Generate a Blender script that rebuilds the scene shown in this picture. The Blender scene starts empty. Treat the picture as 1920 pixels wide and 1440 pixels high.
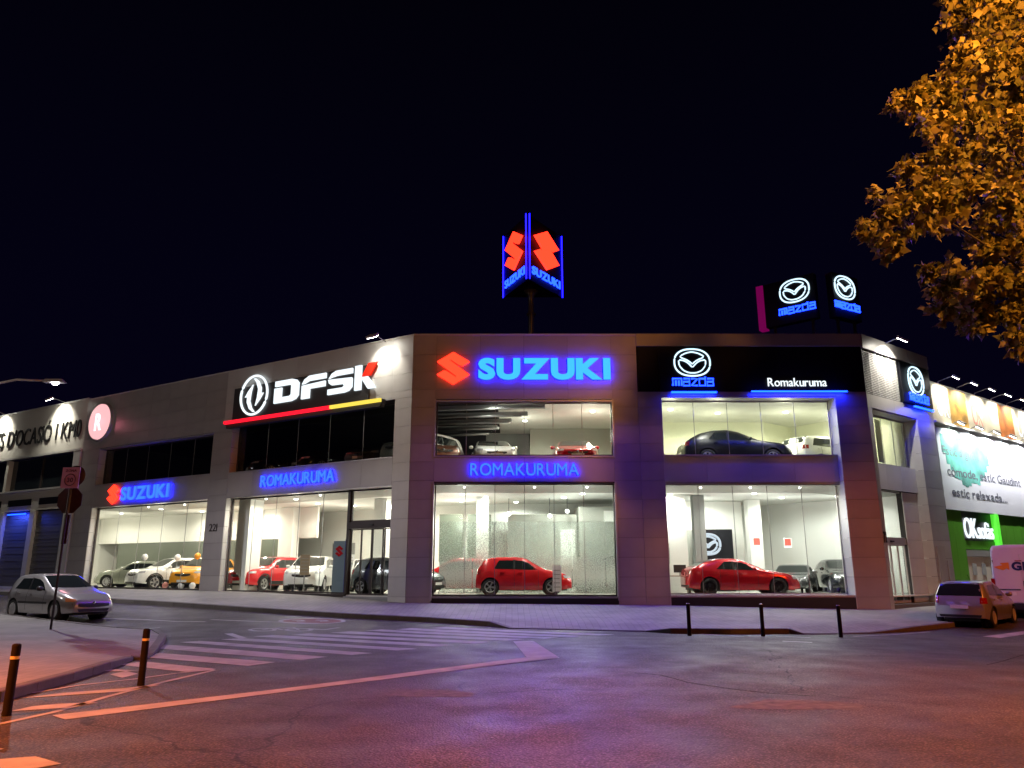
import bpy, bmesh, math, random
from mathutils import Vector, Matrix
from mathutils.bvhtree import BVHTree
random.seed(7)
rad = math.radians
# ------------------------------------------------------------------ camera, sky, exposure
sc = bpy.context.scene
COL = sc.collection
cam = bpy.data.objects.new('camera', bpy.data.cameras.new('camera'))
COL.objects.link(cam); sc.camera = cam
cam.data.sensor_width = 36; cam.data.lens = 1414/1920*36
cam.data.clip_end = 600; cam.data.clip_start = 0.1
PITCH = rad(13.83); EZ = 1.73
cam.location = (0, 0, EZ); cam.rotation_euler = (math.pi/2 + PITCH, 0, 0)
sc.view_settings.view_transform = 'Standard'; sc.view_settings.look = 'None'
sc.view_settings.gamma = 1; sc.view_settings.use_curve_mapping = False
sc.view_settings.exposure = 0
w = bpy.data.worlds.new('World'); sc.world = w; w.use_nodes = True
nt = w.node_tree; bg = nt.nodes['Background']
tc = nt.nodes.new('ShaderNodeTexCoord'); sx = nt.nodes.new('ShaderNodeSeparateXYZ')
cr = nt.nodes.new('ShaderNodeValToRGB')
nt.links.new(tc.outputs['Generated'], sx.inputs[0]); nt.links.new(sx.outputs['Z'], cr.inputs[0])
nt.links.new(cr.outputs[0], bg.inputs[0])
cr.color_ramp.elements[0].position = 0.0; cr.color_ramp.elements[0].color = (0.0016, 0.0010, 0.0072, 1)
cr.color_ramp.elements[1].position = 0.75; cr.color_ramp.elements[1].color = (0.0006, 0.0005, 0.0018, 1)
e = cr.color_ramp.elements.new(0.35); e.color = (0.0010, 0.0007, 0.0052, 1)
bg.inputs[1].default_value = 1.0
cy = sc.cycles
cy.use_denoising = True; cy.max_bounces = 7; cy.diffuse_bounces = 4; cy.glossy_bounces = 3
cy.transparent_max_bounces = 16; cy.transmission_bounces = 4; cy.sample_clamp_indirect = 4
cy.caustics_reflective = False; cy.caustics_refractive = False

# ------------------------------------------------------------------ materials
def srgb(r, g, b): return tuple(((c/255)/12.92 if c/255 <= .04045 else ((c/255+.055)/1.055)**2.4) for c in (r, g, b))
def mat(name, col, rough=.6, metal=0, noise=0, nscale=3, bump=0, bscale=20, coat=0, rnd=0, spec=None, detail=4):
    m = bpy.data.materials.new(name); m.use_nodes = True
    n = m.node_tree.nodes; l = m.node_tree.links; p = n['Principled BSDF']
    p.inputs['Base Color'].default_value = (*col, 1); p.inputs['Roughness'].default_value = rough
    p.inputs['Metallic'].default_value = metal; p.inputs['Coat Weight'].default_value = coat
    p.inputs['Coat Roughness'].default_value = .04
    if spec is not None: p.inputs['Specular IOR Level'].default_value = spec
    src = None
    if noise or bump:
        t = n.new('ShaderNodeTexCoord')
    if noise:
        a = n.new('ShaderNodeTexNoise'); a.inputs['Scale'].default_value = nscale; a.inputs['Detail'].default_value = detail
        l.new(t.outputs['Object'], a.inputs['Vector'])
        r = n.new('ShaderNodeMapRange'); r.inputs[1].default_value = .3; r.inputs[2].default_value = .7
        r.inputs[3].default_value = 1-noise; r.inputs[4].default_value = 1+noise
        l.new(a.outputs['Fac'], r.inputs[0]); src = r.outputs[0]
    if rnd:
        oi = n.new('ShaderNodeObjectInfo'); r2 = n.new('ShaderNodeMapRange')
        r2.inputs[3].default_value = 1-rnd; r2.inputs[4].default_value = 1+rnd
        l.new(oi.outputs['Random'], r2.inputs[0])
        if src:
            mm = n.new('ShaderNodeMath'); mm.operation = 'MULTIPLY'; l.new(src, mm.inputs[0]); l.new(r2.outputs[0], mm.inputs[1]); src = mm.outputs[0]
        else: src = r2.outputs[0]
    if src:
        v = n.new('ShaderNodeVectorMath'); v.operation = 'SCALE'; v.inputs[0].default_value = col
        l.new(src, v.inputs['Scale']); l.new(v.outputs[0], p.inputs['Base Color'])
    if bump:
        b = n.new('ShaderNodeTexNoise'); b.inputs['Scale'].default_value = bscale; b.inputs['Detail'].default_value = 6
        l.new(t.outputs['Object'], b.inputs['Vector'])
        bb = n.new('ShaderNodeBump'); bb.inputs['Strength'].default_value = bump; bb.inputs['Distance'].default_value = .02
        l.new(b.outputs['Fac'], bb.inputs['Height']); l.new(bb.outputs[0], p.inputs['Normal'])
    return m
def emit(name, col, s, base=(.03, .03, .03)):
    m = mat(name, base, .4); p = m.node_tree.nodes['Principled BSDF']
    p.inputs['Emission Color'].default_value = (*col, 1); p.inputs['Emission Strength'].default_value = s
    p.inputs['Specular IOR Level'].default_value = .1
    return m
def glassmat(name, tint=(1, 1, 1), refl=1.0, rough=0.0):
    m = bpy.data.materials.new(name); m.use_nodes = True
    n = m.node_tree.nodes; l = m.node_tree.links; n.remove(n['Principled BSDF'])
    o = n['Material Output']; t = n.new('ShaderNodeBsdfTransparent'); t.inputs[0].default_value = (*tint, 1)
    g = n.new('ShaderNodeBsdfGlossy'); g.inputs['Roughness'].default_value = rough; g.inputs[0].default_value = (refl, refl, refl, 1)
    lw = n.new('ShaderNodeLayerWeight'); pw = n.new('ShaderNodeMath'); pw.operation = 'POWER'; pw.inputs[1].default_value = 5; l.new(lw.outputs['Facing'], pw.inputs[0])
    f = n.new('ShaderNodeMath'); f.operation = 'MULTIPLY_ADD'; f.inputs[1].default_value = .9; f.inputs[2].default_value = .035; l.new(pw.outputs[0], f.inputs[0]); lw.inputs[0].default_value = .5; mx = n.new('ShaderNodeMixShader')
    l.new(f.outputs[0], mx.inputs[0]); l.new(t.outputs[0], mx.inputs[1]); l.new(g.outputs[0], mx.inputs[2]); l.new(mx.outputs[0], o.inputs[0])
    return m
M = {}
M['clad'] = mat('aluminium_cladding', (.36, .335, .32), .38, .25, noise=.07, nscale=1.2, rnd=.07)
M['clad_light'] = mat('light_cladding', (.50, .485, .46), .4, .15, noise=.06, nscale=1.2, rnd=.05)
M['poledark'] = mat('dark_pole_paint', (.035, .028, .028), .6, .1)
M['backing'] = mat('dark_backing', (.03, .03, .03), .9)  # near-black backing behind the panels, also used for slabs and roof
M['frame'] = mat('dark_frame', (.05, .04, .038), .4, .4)
M['sill'] = mat('sill_metal', (.45, .43, .42), .35, .5)
M['blackpanel'] = mat('black_sign_panel', (.0035, .0035, .006), .5, 0, rnd=.2, spec=.2)
M['darkpanel'] = mat('charcoal_sign_panel', (.035, .032, .033), .4, 0)
M['white'] = mat('white_plaster', (.78, .78, .73), .75, noise=.04, nscale=.8)
M['cream'] = mat('cream_plaster', (.82, .83, .66), .75, noise=.05, nscale=.8)
M['greywall'] = mat('grey_wall', (.30, .31, .30), .7, noise=.06)
M['greenwall'] = mat('grey_green_glass_wall', (.10, .115, .09), .25, noise=.12, nscale=.7)
M['bulk'] = mat('bulkhead', (.33, .33, .29), .7)
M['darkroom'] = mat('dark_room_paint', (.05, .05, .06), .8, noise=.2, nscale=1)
M['floor'] = mat('showroom_tile', (.62, .61, .55), .16, noise=.05, nscale=1.5)
M['ufloor'] = mat('upper_floor', (.35, .34, .32), .4)
M['beige'] = mat('beige_render', (.50, .48, .42), .8, noise=.08, nscale=1.5, bump=.15)
M['shutter'] = mat('shutter_metal', (.16, .155, .15), .45, .4)
M['chrome'] = mat('chrome', (.7, .7, .7), .18, 1)
M['steel'] = mat('galvanised_steel', (.28, .28, .28), .45, .7, noise=.1)
M['black'] = mat('black_plastic', (.012, .012, .012), .45)
M['rubber'] = mat('tyre_rubber', (.018, .018, .018), .8)
M['carglass'] = mat('car_glass', (.012, .016, .016), .05, 0, spec=.8)
M['cargl_lit'] = mat('car_glass_clear', (.16, .21, .20), .06, 0, spec=.8)
M['rim'] = mat('alloy_rim', (.55, .55, .56), .4, .4)
M['rimdark'] = mat('dark_rim', (.03, .03, .033), .3, .6)
M['lamp'] = mat('headlight_glass', (.6, .6, .62), .08, .3, coat=1)
M['lampamber'] = mat('indicator_glass', (.55, .2, .08), .12, .1, coat=1)
M['tail'] = mat('tail_light_glass', (.30, .008, .008), .1, coat=1)
M['plate'] = mat('number_plate', (.75, .75, .72), .4)
M['pane'] = glassmat('window_glass', (.97, .985, .97), 1)
M['panetint'] = glassmat('tinted_window_glass', (.72, .75, .72), 1)
M['doorglass'] = glassmat('door_glass', (.93, .95, .93), 1)
M['bollard'] = mat('bollard_paint', (.010, .006, .006), .85, 0, spec=.15, noise=.25, nscale=8)
M['band'] = mat('reflective_band', (.75, .62, .42), .3)
M['kerb'] = mat('kerb_granite', (.095, .085, .078), .85, noise=.15, nscale=4, rnd=.12, bump=.3, bscale=30)
M['paint'] = mat('road_paint', (.33, .315, .305), .7, noise=.25, nscale=2.2, bump=.2, bscale=60, detail=8, spec=.2)
M['redpaint'] = mat('red_road_coating', (.17, .05, .045), .8, noise=.2, nscale=3)
for k, c, r_, me in (('red', (.62, .012, .018), .25, .1), ('deepred', (.50, .008, .018), .22, .35), ('whitecar', (.80, .80, .77), .3, 0), ('silver', (.36, .35, .34), .35, .55),
                     ('yellow', (.85, .36, .02), .3, 0), ('darkcar', (.018, .02, .022), .18, .3), ('grey', (.16, .165, .17), .25, .5),
                     ('brown', (.22, .10, .06), .3, .3), ('vanwhite', (.66, .63, .64), .45, 0), ('greensilver', (.30, .32, .26), .25, .5)):
    M[k] = mat('car_paint_'+k, c, r_, me, coat=.9)
# asphalt: fine aggregate, patches, cracks
def asphalt():
    m = mat('asphalt', (.1, .1, .1), .62, spec=.18); n = m.node_tree.nodes; l = m.node_tree.links; p = n['Principled BSDF']
    t = n.new('ShaderNodeTexCoord')
    def noise(s, d=5):
        a = n.new('ShaderNodeTexNoise'); a.inputs['Scale'].default_value = s; a.inputs['Detail'].default_value = d; l.new(t.outputs['Object'], a.inputs[0]); return a.outputs['Fac']
    def mr(x, a, b, c, d):
        r = n.new('ShaderNodeMapRange'); r.inputs[1].default_value = a; r.inputs[2].default_value = b; r.inputs[3].default_value = c; r.inputs[4].default_value = d; l.new(x, r.inputs[0]); return r.outputs[0]
    def mul(a, b):
        r = n.new('ShaderNodeMath'); r.operation = 'MULTIPLY'; l.new(a, r.inputs[0]); l.new(b, r.inputs[1]); return r.outputs[0]
    big = mr(noise(.22, 4), .35, .65, .68, 1.22); mid = mr(noise(1.7, 8), .3, .7, .78, 1.2)
    vo = n.new('ShaderNodeTexVoronoi'); vo.inputs['Scale'].default_value = 38; l.new(t.outputs['Object'], vo.inputs[0])
    fine = mr(vo.outputs['Distance'], 0, .6, 1.6, .45)
    spk = mr(noise(30, 3), .55, .75, .85, 2.3)
    wv = n.new('ShaderNodeTexNoise'); wv.inputs['Scale'].default_value = .5; wv.inputs['Detail'].default_value = 5; l.new(t.outputs['Object'], wv.inputs[0])
    vm = n.new('ShaderNodeVectorMath'); vm.operation = 'MULTIPLY_ADD'; l.new(wv.outputs['Color'], vm.inputs[0]); vm.inputs[1].default_value = (1.6, 1.6, 1.6); l.new(t.outputs['Object'], vm.inputs[2])
    vc = n.new('ShaderNodeTexVoronoi'); vc.feature = 'DISTANCE_TO_EDGE'; vc.inputs['Scale'].default_value = .14; l.new(vm.outputs[0], vc.inputs[0])
    crack = mr(vc.outputs['Distance'], .0008, .0035, .35, 1)
    f = mul(mul(mul(big, mid), mul(fine, spk)), crack)
    s = n.new('ShaderNodeVectorMath'); s.operation = 'SCALE'; s.inputs[0].default_value = (.092, .080, .070); l.new(f, s.inputs['Scale']); l.new(s.outputs[0], p.inputs['Base Color'])
    b = n.new('ShaderNodeBump'); b.inputs['Strength'].default_value = .5; b.inputs['Distance'].default_value = .012; l.new(vo.outputs['Distance'], b.inputs['Height'])
    l.new(b.outputs[0], p.inputs['Normal'])
    l.new(mr(noise(.9, 4), .3, .7, .5, .72), p.inputs['Roughness'])
    return m
M['asphalt'] = asphalt()
def paving():
    m = mat('pavement_tiles', (.3, .3, .3), .75, spec=.2); n = m.node_tree.nodes; l = m.node_tree.links; p = n['Principled BSDF']
    t = n.new('ShaderNodeTexCoord'); b = n.new('ShaderNodeTexBrick'); b.offset = 0
    b.inputs['Scale'].default_value = 1; b.inputs['Brick Width'].default_value = .2; b.inputs['Row Height'].default_value = .2; b.inputs['Mortar Size'].default_value = .006
    b.inputs['Color1'].default_value = (.25, .235, .215, 1); b.inputs['Color2'].default_value = (.21, .20, .185, 1); b.inputs['Mortar'].default_value = (.13, .12, .11, 1)
    l.new(t.outputs['Object'], b.inputs[0])
    a = n.new('ShaderNodeTexNoise'); a.inputs['Scale'].default_value = .8; a.inputs['Detail'].default_value = 6; l.new(t.outputs['Object'], a.inputs[0])
    r = n.new('ShaderNodeMapRange'); r.inputs[1].default_value = .3; r.inputs[2].default_value = .7; r.inputs[3].default_value = .78; r.inputs[4].default_value = 1.12; l.new(a.outputs['Fac'], r.inputs[0])
    s = n.new('ShaderNodeVectorMath'); s.operation = 'SCALE'; l.new(b.outputs['Color'], s.inputs[0]); l.new(r.outputs[0], s.inputs['Scale']); l.new(s.outputs[0], p.inputs['Base Color'])
    bu = n.new('ShaderNodeBump'); bu.inputs['Strength'].default_value = .3; bu.inputs['Distance'].default_value = .006; bu.invert = True; l.new(b.outputs['Fac'], bu.inputs['Height']); l.new(bu.outputs[0], p.inputs['Normal'])
    return m
M['paving'] = paving()
def filmmat():
    # frosted dot film: opaque at the foot, breaking into dots upwards (print on glass)
    m = bpy.data.materials.new('dotted_film'); m.use_nodes = True
    n = m.node_tree.nodes; l = m.node_tree.links; p = n['Principled BSDF']; o = n['Material Output']
    p.inputs['Base Color'].default_value = (.62, .66, .62, 1); p.inputs['Roughness'].default_value = .8
    t = n.new('ShaderNodeTexCoord'); s = n.new('ShaderNodeSeparateXYZ'); l.new(t.outputs['Object'], s.inputs[0])
    v = n.new('ShaderNodeTexNoise'); v.inputs['Scale'].default_value = 22; v.inputs['Detail'].default_value = 2; l.new(t.outputs['Object'], v.inputs[0])
    g = n.new('ShaderNodeMapRange'); g.inputs[1].default_value = .25; g.inputs[2].default_value = 1.7; g.inputs[3].default_value = .52; g.inputs[4].default_value = .0
    l.new(s.outputs['Z'], g.inputs[0])
    h = n.new('ShaderNodeMapRange'); h.inputs[1].default_value = .2; h.inputs[2].default_value = .7; h.inputs[3].default_value = -.45; h.inputs[4].default_value = 0; l.new(s.outputs['Z'], h.inputs[0])
    a = n.new('ShaderNodeMath'); a.operation = 'ADD'; l.new(v.outputs['Fac'], a.inputs[0]); l.new(g.outputs[0], a.inputs[1])
    a2 = n.new('ShaderNodeMath'); a2.operation = 'ADD'; l.new(a.outputs[0], a2.inputs[0]); l.new(h.outputs[0], a2.inputs[1])
    r = n.new('ShaderNodeMapRange'); r.inputs[1].default_value = .42; r.inputs[2].default_value = .80; r.inputs[3].default_value = .03; r.inputs[4].default_value = .88; l.new(a2.outputs[0], r.inputs[0])
    tr = n.new('ShaderNodeBsdfTransparent'); tr.inputs[0].default_value = (.9, .94, .92, 1); mx = n.new('ShaderNodeMixShader')
    l.new(r.outputs[0], mx.inputs[0]); l.new(tr.outputs[0], mx.inputs[1]); l.new(p.outputs[0], mx.inputs[2]); l.new(mx.outputs[0], o.inputs[0])
    return m
M['film'] = filmmat()
M['dullblack'] = mat('car_paint_dull_black', (.006, .007, .007), .32, 0)
# light-giving materials
BL = 9.0
M['neonblue'] = emit('blue_letter_face', (.006, .030, 1), BL)
M['neoncyan'] = emit('light_blue_letter_face', (.006, .066, 1), 9)
M['neonred'] = emit('red_letter_face', (1, .022, .008), 4.5)
M['neonwhite'] = emit('white_tube', (.62, .86, 1), 1.6)
M['bluebar'] = emit('blue_light_bar', (.003, .03, 1), 14)
M['bluehalo'] = emit('blue_letter_edge', (.002, .006, 1), 26)
M['violetbar'] = emit('violet_light_tube', (.0045, .0035, 1), 14)
M['redbar'] = emit('red_light_bar', (1, .008, .025), 1.6)
M['yellowbar'] = emit('yellow_light_bar', (1, .75, .09), 1.1)
M['redsolid'] = emit('red_sign_face', (1, .03, .01), .55, (.6, .02, .01))
M['letterwhite'] = emit('white_letter_face', (.86, .95, 1), 1.25)
M['pinkdisc'] = emit('pink_sign_face', (1, .50, .52), 1.1)
M['downlight'] = emit('downlight_glow', (1, 1, .92), 6)
M['flood'] = emit('floodlight_glow', (1, .97, .86), 40)
M['sodium'] = emit('sodium_lamp_glow', (1, .45, .1), 60)
M['led'] = emit('led_lamp_glow', (.93, .93, 1), 40)
M['logoface'] = emit('lit_logo_face', (.75, .85, 1), .9)
M['greenlit'] = emit('green_lit_edge', (.12, 1, .05), .7, (.1, .5, .05))
M['amber'] = emit('amber_lamp_glow', (1, .4, .03), 2.2)

# ------------------------------------------------------------------ object helpers
class MB:
    def __init__(s): s.v = []; s.f = []; s.sm = []
    def add(s, vs, fs, smooth=False):
        b = len(s.v); s.v += [tuple(q) for q in vs]; s.f += [tuple(b+i for i in f) for f in fs]; s.sm += [smooth]*len(fs); return s
    def box(s, x0, x1, y0, y1, z0, z1):
        return s.add([(x, y, z) for z in (z0, z1) for y in (y0, y1) for x in (x0, x1)],
                     [(0, 2, 3, 1), (4, 5, 7, 6), (0, 1, 5, 4), (2, 6, 7, 3), (0, 4, 6, 2), (1, 3, 7, 5)])
    def prism(s, poly, y0, y1):   # polygon in x,z extruded along y (y0 front)
        n = len(poly)
        return s.add([(x, y0, z) for x, z in poly]+[(x, y1, z) for x, z in poly],
                     [tuple(range(n))[::-1], tuple(range(n, 2*n))]+[(i, (i+1) % n, n+(i+1) % n, n+i) for i in range(n)])
    def tube(s, path, r, n=8, closed=False, caps=True):
        P = [Vector(q) for q in path]; m = len(P); vs = []; rr = r if isinstance(r, (list, tuple)) else [r]*m
        up = Vector((0, 0, 1)); 
        for i, q in enumerate(P):
            a = P[(i-1) % m] if (closed or i > 0) else q; b = P[(i+1) % m] if (closed or i < m-1) else q
            t = (b-a).normalized()
            ref = up if abs(t.z) < .95 else Vector((1, 0, 0))
            u = t.cross(ref).normalized(); v = u.cross(t)
            for k in range(n):
                an = 2*math.pi*k/n; vs.append(q+(u*math.cos(an)+v*math.sin(an))*rr[i])
        fs = []
        for i in range(m if closed else m-1):
            for k in range(n):
                a = i*n+k; b = i*n+(k+1) % n; j = ((i+1) % m)*n
                fs.append((a, b, j+(k+1) % n, j+k))
        if not closed and caps: fs += [tuple(range(n))[::-1], tuple((m-1)*n+k for k in range(n))]
        return s.add(vs, fs, True)
    def lathe(s, prof, n=16, axis='z', c=(0, 0, 0)):
        vs = []
        for r, h in prof:
            for k in range(n):
                a = 2*math.pi*k/n; p = (r*math.cos(a), r*math.sin(a), h)
                if axis == 'y': p = (p[0], p[2], p[1])
                vs.append((p[0]+c[0], p[1]+c[1], p[2]+c[2]))
        fs = [(i*n+k, i*n+(k+1) % n, (i+1)*n+(k+1) % n, (i+1)*n+k) for i in range(len(prof)-1) for k in range(n)]
        return s.add(vs, fs, True)
    def build(s, name, m, parent=None, mtx=None, fix=True):
        me = bpy.data.meshes.new(name); me.from_pydata(s.v, [], s.f)
        if any(s.sm):
            for p, b in zip(me.polygons, s.sm): p.use_smooth = b
        if fix and len(s.f) > 5:
            bm = bmesh.new(); bm.from_mesh(me); bmesh.ops.recalc_face_normals(bm, faces=bm.faces); bm.to_mesh(me); bm.free()
        me.materials.append(m)
        return link(name, me, parent, mtx)
def link(name, me, parent=None, mtx=None):
    o = bpy.data.objects.new(name, me); COL.objects.link(o)
    if mtx is not None: o.matrix_local = mtx
    if parent is not None: o.parent = parent
    return o
def tag(o, label=None, cat=None, group=None, kind=None):
    if label: o['label'] = label
    if cat: o['category'] = cat
    if group: o['group'] = group
    if kind: o['kind'] = kind
    return o
def thing(name, label, cat, loc=(0, 0, 0), yaw=0, group=None, mtx=None):
    o = bpy.data.objects.new(name, None); COL.objects.link(o); o.empty_display_size = .2
    if mtx is not None: o.matrix_world = mtx
    else: o.location = loc; o.rotation_euler = (0, 0, yaw)
    return tag(o, label, cat, group)
UNIT = {}
def ubox(name, m, parent, F, x0, x1, y0, y1, z0, z1):
    """one separate box piece; alike pieces share a unit cube mesh"""
    if m.name not in UNIT:
        me = bpy.data.meshes.new('piece'); b = MB().box(-.5, .5, -.5, .5, -.5, .5); me.from_pydata(b.v, [], b.f); me.materials.append(m); UNIT[m.name] = me
    L = Matrix.Translation(((x0+x1)/2, (y0+y1)/2, (z0+z1)/2)) @ Matrix.Diagonal((abs(x1-x0), abs(y1-y0), abs(z1-z0), 1))
    return link(name, UNIT[m.name], parent, (F @ L) if F is not None else L)
I4 = Matrix.Identity(4)
def frame(x, y, ang, z=0): return Matrix.Translation((x, y, z)) @ Matrix.Rotation(ang, 4, 'Z')
def light(kind, parent, loc, energy, col, size=.1, rot=None, spot=None, blend=.5, name='bulb', sy=None):
    d = bpy.data.lights.new(name, kind); d.energy = energy; d.color = col
    if kind == 'AREA':
        d.size = size
        if sy: d.shape = 'RECTANGLE'; d.size_y = sy
    else: d.shadow_soft_size = size
    if kind == 'SPOT': d.spot_size = rad(spot or 120); d.spot_blend = blend
    o = bpy.data.objects.new(name, d); COL.objects.link(o); o.location = loc
    if rot: o.rotation_euler = rot
    if parent: o.parent = parent
    return o
def aim(o, d): o.rotation_euler = Vector(d).to_track_quat('-Z', 'Y').to_euler()

# ------------------------------------------------------------------ ground
def ss(a, b, x):
    t = min(1, max(0, (x-a)/(b-a))); return t*t*(3-2*t)
def AA(X):
    pts = [(-12, .66), (-3, .52), (5, .44), (13, .42), (17, .36)]
    if X <= -12: return .66
    if X >= 17: return .36
    for (a, u), (b, v) in zip(pts, pts[1:]):
        if a <= X <= b: return u+(v-u)*(X-a)/(b-a)
def RZ(X, Y): return ss(21, 34, Y)*AA(X) - .14*ss(4, 14, X)*ss(12, 24, Y)
def gp(px, py, dz=0):
    """point of the ground seen at a pixel of the 1920x1440 photograph"""
    cx = (px-960)/1414; c = (720-py)/1414
    r = (cx, math.cos(PITCH)-c*math.sin(PITCH), math.sin(PITCH)+c*math.cos(PITCH)); lo, hi = 1, 300
    for i in range(50):
        m = (lo+hi)/2
        if EZ+r[2]*m > RZ(r[0]*m, r[1]*m)+dz: lo = m
        else: hi = m
    return Vector((r[0]*lo, r[1]*lo))
# ------------------------------------------------------------------ road
def axis(a, b, c, d, fine, coarse):
    v = [a]; 
    while v[-1] < d: v.append(v[-1]+(fine if b <= v[-1] < c else coarse))
    return v
xs = axis(-90, -30, 30, 90, .8, 5); ys = axis(-25, 0, 45, 130, .8, 5)
b = MB(); b.add([(x, y, RZ(x, y)) for y in ys for x in xs], [(j*len(xs)+i, j*len(xs)+i+1, (j+1)*len(xs)+i+1, (j+1)*len(xs)+i) for j in range(len(ys)-1) for i in range(len(xs)-1)], True)
tag(b.build('road', M['asphalt'], fix=False), kind='structure')
def marking(name, poly, m, parent, lift=.006):
    """painted mark: polygon cut into a fan that follows the ground"""
    c = sum((Vector(q) for q in poly), Vector((0, 0)))/len(poly); n = len(poly); K = 4
    vs = []; fs = []
    for i in range(n):
        a, d = Vector(poly[i]), Vector(poly[(i+1) % n]); base = len(vs)
        for u in range(K+1):
            for v in range(K+1):
                q = c.lerp(a.lerp(d, v/K), u/K); vs.append((q.x, q.y, RZ(q.x, q.y)+lift))
        fs += [(base+u*(K+1)+v, base+(u+1)*(K+1)+v, base+(u+1)*(K+1)+v+1, base+u*(K+1)+v+1) for u in range(K) for v in range(K)]
    bm = bmesh.new(); me = bpy.data.meshes.new(name); me.from_pydata(vs, [], fs); bm.from_mesh(me)
    bmesh.ops.remove_doubles(bm, verts=bm.verts, dist=.0005); bmesh.ops.dissolve_degenerate(bm, dist=.0002, edges=bm.edges); bmesh.ops.recalc_face_normals(bm, faces=bm.faces)
    for f in bm.faces:
        if f.normal.z < 0: f.normal_flip()
    bm.to_mesh(me); bm.free(); me.materials.append(m); return link(name, me, parent)
def strip_mark(name, pts, wd, parent, m=None, lift=.006):
    P = [Vector(q) for q in pts]; vs = []; 
    Q = []
    for a, c in zip(P, P[1:]):
        k = max(1, int((c-a).length/.7)); Q += [a.lerp(c, i/k) for i in range(k)]
    Q.append(P[-1])
    for i, q in enumerate(Q):
        t = (Q[min(i+1, len(Q)-1)]-Q[max(i-1, 0)]).normalized(); nn = Vector((-t.y, t.x))*wd/2
        for s in (-1, 1): r = q+nn*s; vs.append((r.x, r.y, RZ(r.x, r.y)+lift))
    bb = MB().add(vs, [(2*i, 2*i+1, 2*i+3, 2*i+2) for i in range(len(Q)-1)]); return bb.build(name, m or M['paint'], parent, fix=False)
cw = thing('crosswalk', None, None); tag(cw, kind='structure')
STR = [((272,1241),(406,1255),(360,1260)), ((300,1225),(517,1242),(465,1249)), ((310,1209),(614,1232),(565,1238)), ((375,1202),(698,1225),(660,1228.5)),
       ((452,1197),(783,1217),(745,1220)), ((512,1191),(854,1210),(817,1213)), ((580,1188),(923,1204),(890,1207)), ((657,1184),(987,1199),(950,1201.5)),
       ((715,1180.5),(1048,1196),(1020,1198)), ((772,1178),(1100,1193),(1080,1194.5)), ((836,1176),(1153,1190),(1132,1191.2))]
for a, c, d in STR:
    A_, B_, C_ = gp(*a), gp(*c), gp(*d)
    w_ = C_-B_; ln = (A_-B_)
    if w_.length > .75: w_ = w_.normalized()*.62
    if w_.length < .5: w_ = w_.normalized()*.55
    marking('stripe', [A_, B_, B_+w_, A_+w_], M['paint'], cw)
mk = thing('road_markings', None, None); tag(mk, kind='structure')
marking('stop_line', [gp(98,1342), gp(540,1290.5), gp(985,1233), gp(1048,1234.5), gp(1006,1238), gp(122,1350)], M['paint'], mk)
marking('arrow_bar', [gp(962,1203), gp(1000,1202.5), gp(1049,1234), gp(990,1236.4)], M['paint'], mk, .010)
strip_mark('lane_line', [gp(-60,1368), gp(0,1358), gp(100,1336), gp(200,1307), gp(300,1281), gp(402,1257)], .10, mk)
strip_mark('lane_line', [gp(402,1256), gp(330,1263), gp(250,1274), gp(150,1285), gp(60,1300)], .08, mk)
marking('hatch_stripe', [gp(43,1309.5), gp(115,1300), gp(206,1293), gp(303,1284.5), gp(229,1297), gp(115,1305)], M['paint'], mk)
marking('hatch_stripe', [gp(20,1334), gp(60,1325), gp(115,1320), gp(184,1317.5), gp(115,1328.5)], M['paint'], mk)
marking('diamond_mark', [gp(206,1265), gp(236,1258.5), gp(259,1264), gp(229,1271.5)], M['paint'], mk)
marking('hatch_stripe', [gp(150,1259), gp(200,1255), gp(262,1258), gp(215,1259.5)], M['paint'], mk, .008)
marking('block_mark', [gp(-30,1427), gp(66,1419), gp(115,1433), gp(69,1441), gp(0,1446), gp(-60,1450)], M['paint'], mk)
marking('block_mark', [gp(-30,1402), gp(8,1405), gp(-10,1408.5), gp(-40,1407)], M['paint'], mk)
strip_mark('parking_line', [gp(190,1160), gp(270,1162), gp(330,1165.5), gp(385,1166)], .12, mk)
strip_mark('parking_line', [gp(395,1162), gp(470,1165), gp(600,1169)], .10, mk)
strip_mark('parking_line', [gp(205,1186), gp(240,1182), gp(300,1177)], .12, mk)
strip_mark('direction_mark', [gp(428,1188), gp(456,1197)], .22, mk)
strip_mark('edge_line', [gp(1312,1188), gp(1345,1191.5), gp(1395,1194)], .09, mk)
strip_mark('edge_line', [gp(1455,1193), gp(1520,1196)], .08, mk)
strip_mark('edge_dash', [gp(1467,1202.5), gp(1523,1205)], .13, mk)
marking('edge_line', [gp(1842,1193.5), gp(1925,1183), gp(1925,1189), gp(1875,1196.5)], M['paint'], mk)
strip_mark('edge_line', [gp(1600,1193.5), gp(1660,1191), gp(1745,1185)], .10, mk)
M['asphalt_old'] = mat('worn_asphalt', (.072, .063, .056), .8, noise=.5, nscale=7, bump=.5, bscale=45, detail=9)
M['tar'] = mat('tar_seam', (.040, .036, .034), .95, noise=.3, nscale=5, spec=.05)
for pts in ([(1190,1262),(1238,1266),(1262,1272),(1290,1280)], [(1290,1280),(1370,1292),(1440,1300),(1530,1306)], [(1920,1228),(1880,1240),(1850,1247)]):
    strip_mark('tar_seam', [gp(*q) for q in pts], .032, mk, M['tar'], .004)
for cx_, cy__, rx, ry in ((1500, 1322, 120, 12), (800, 1300, 90, 9)): marking('repair_patch', [gp(cx_+rx*math.cos(i*math.tau/9)*(1+.25*math.sin(i*2.1)), cy__+ry*math.sin(i*math.tau/9)*(1+.3*math.cos(i*1.3))) for i in range(9)], M['asphalt_old'], mk, .003)
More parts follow.
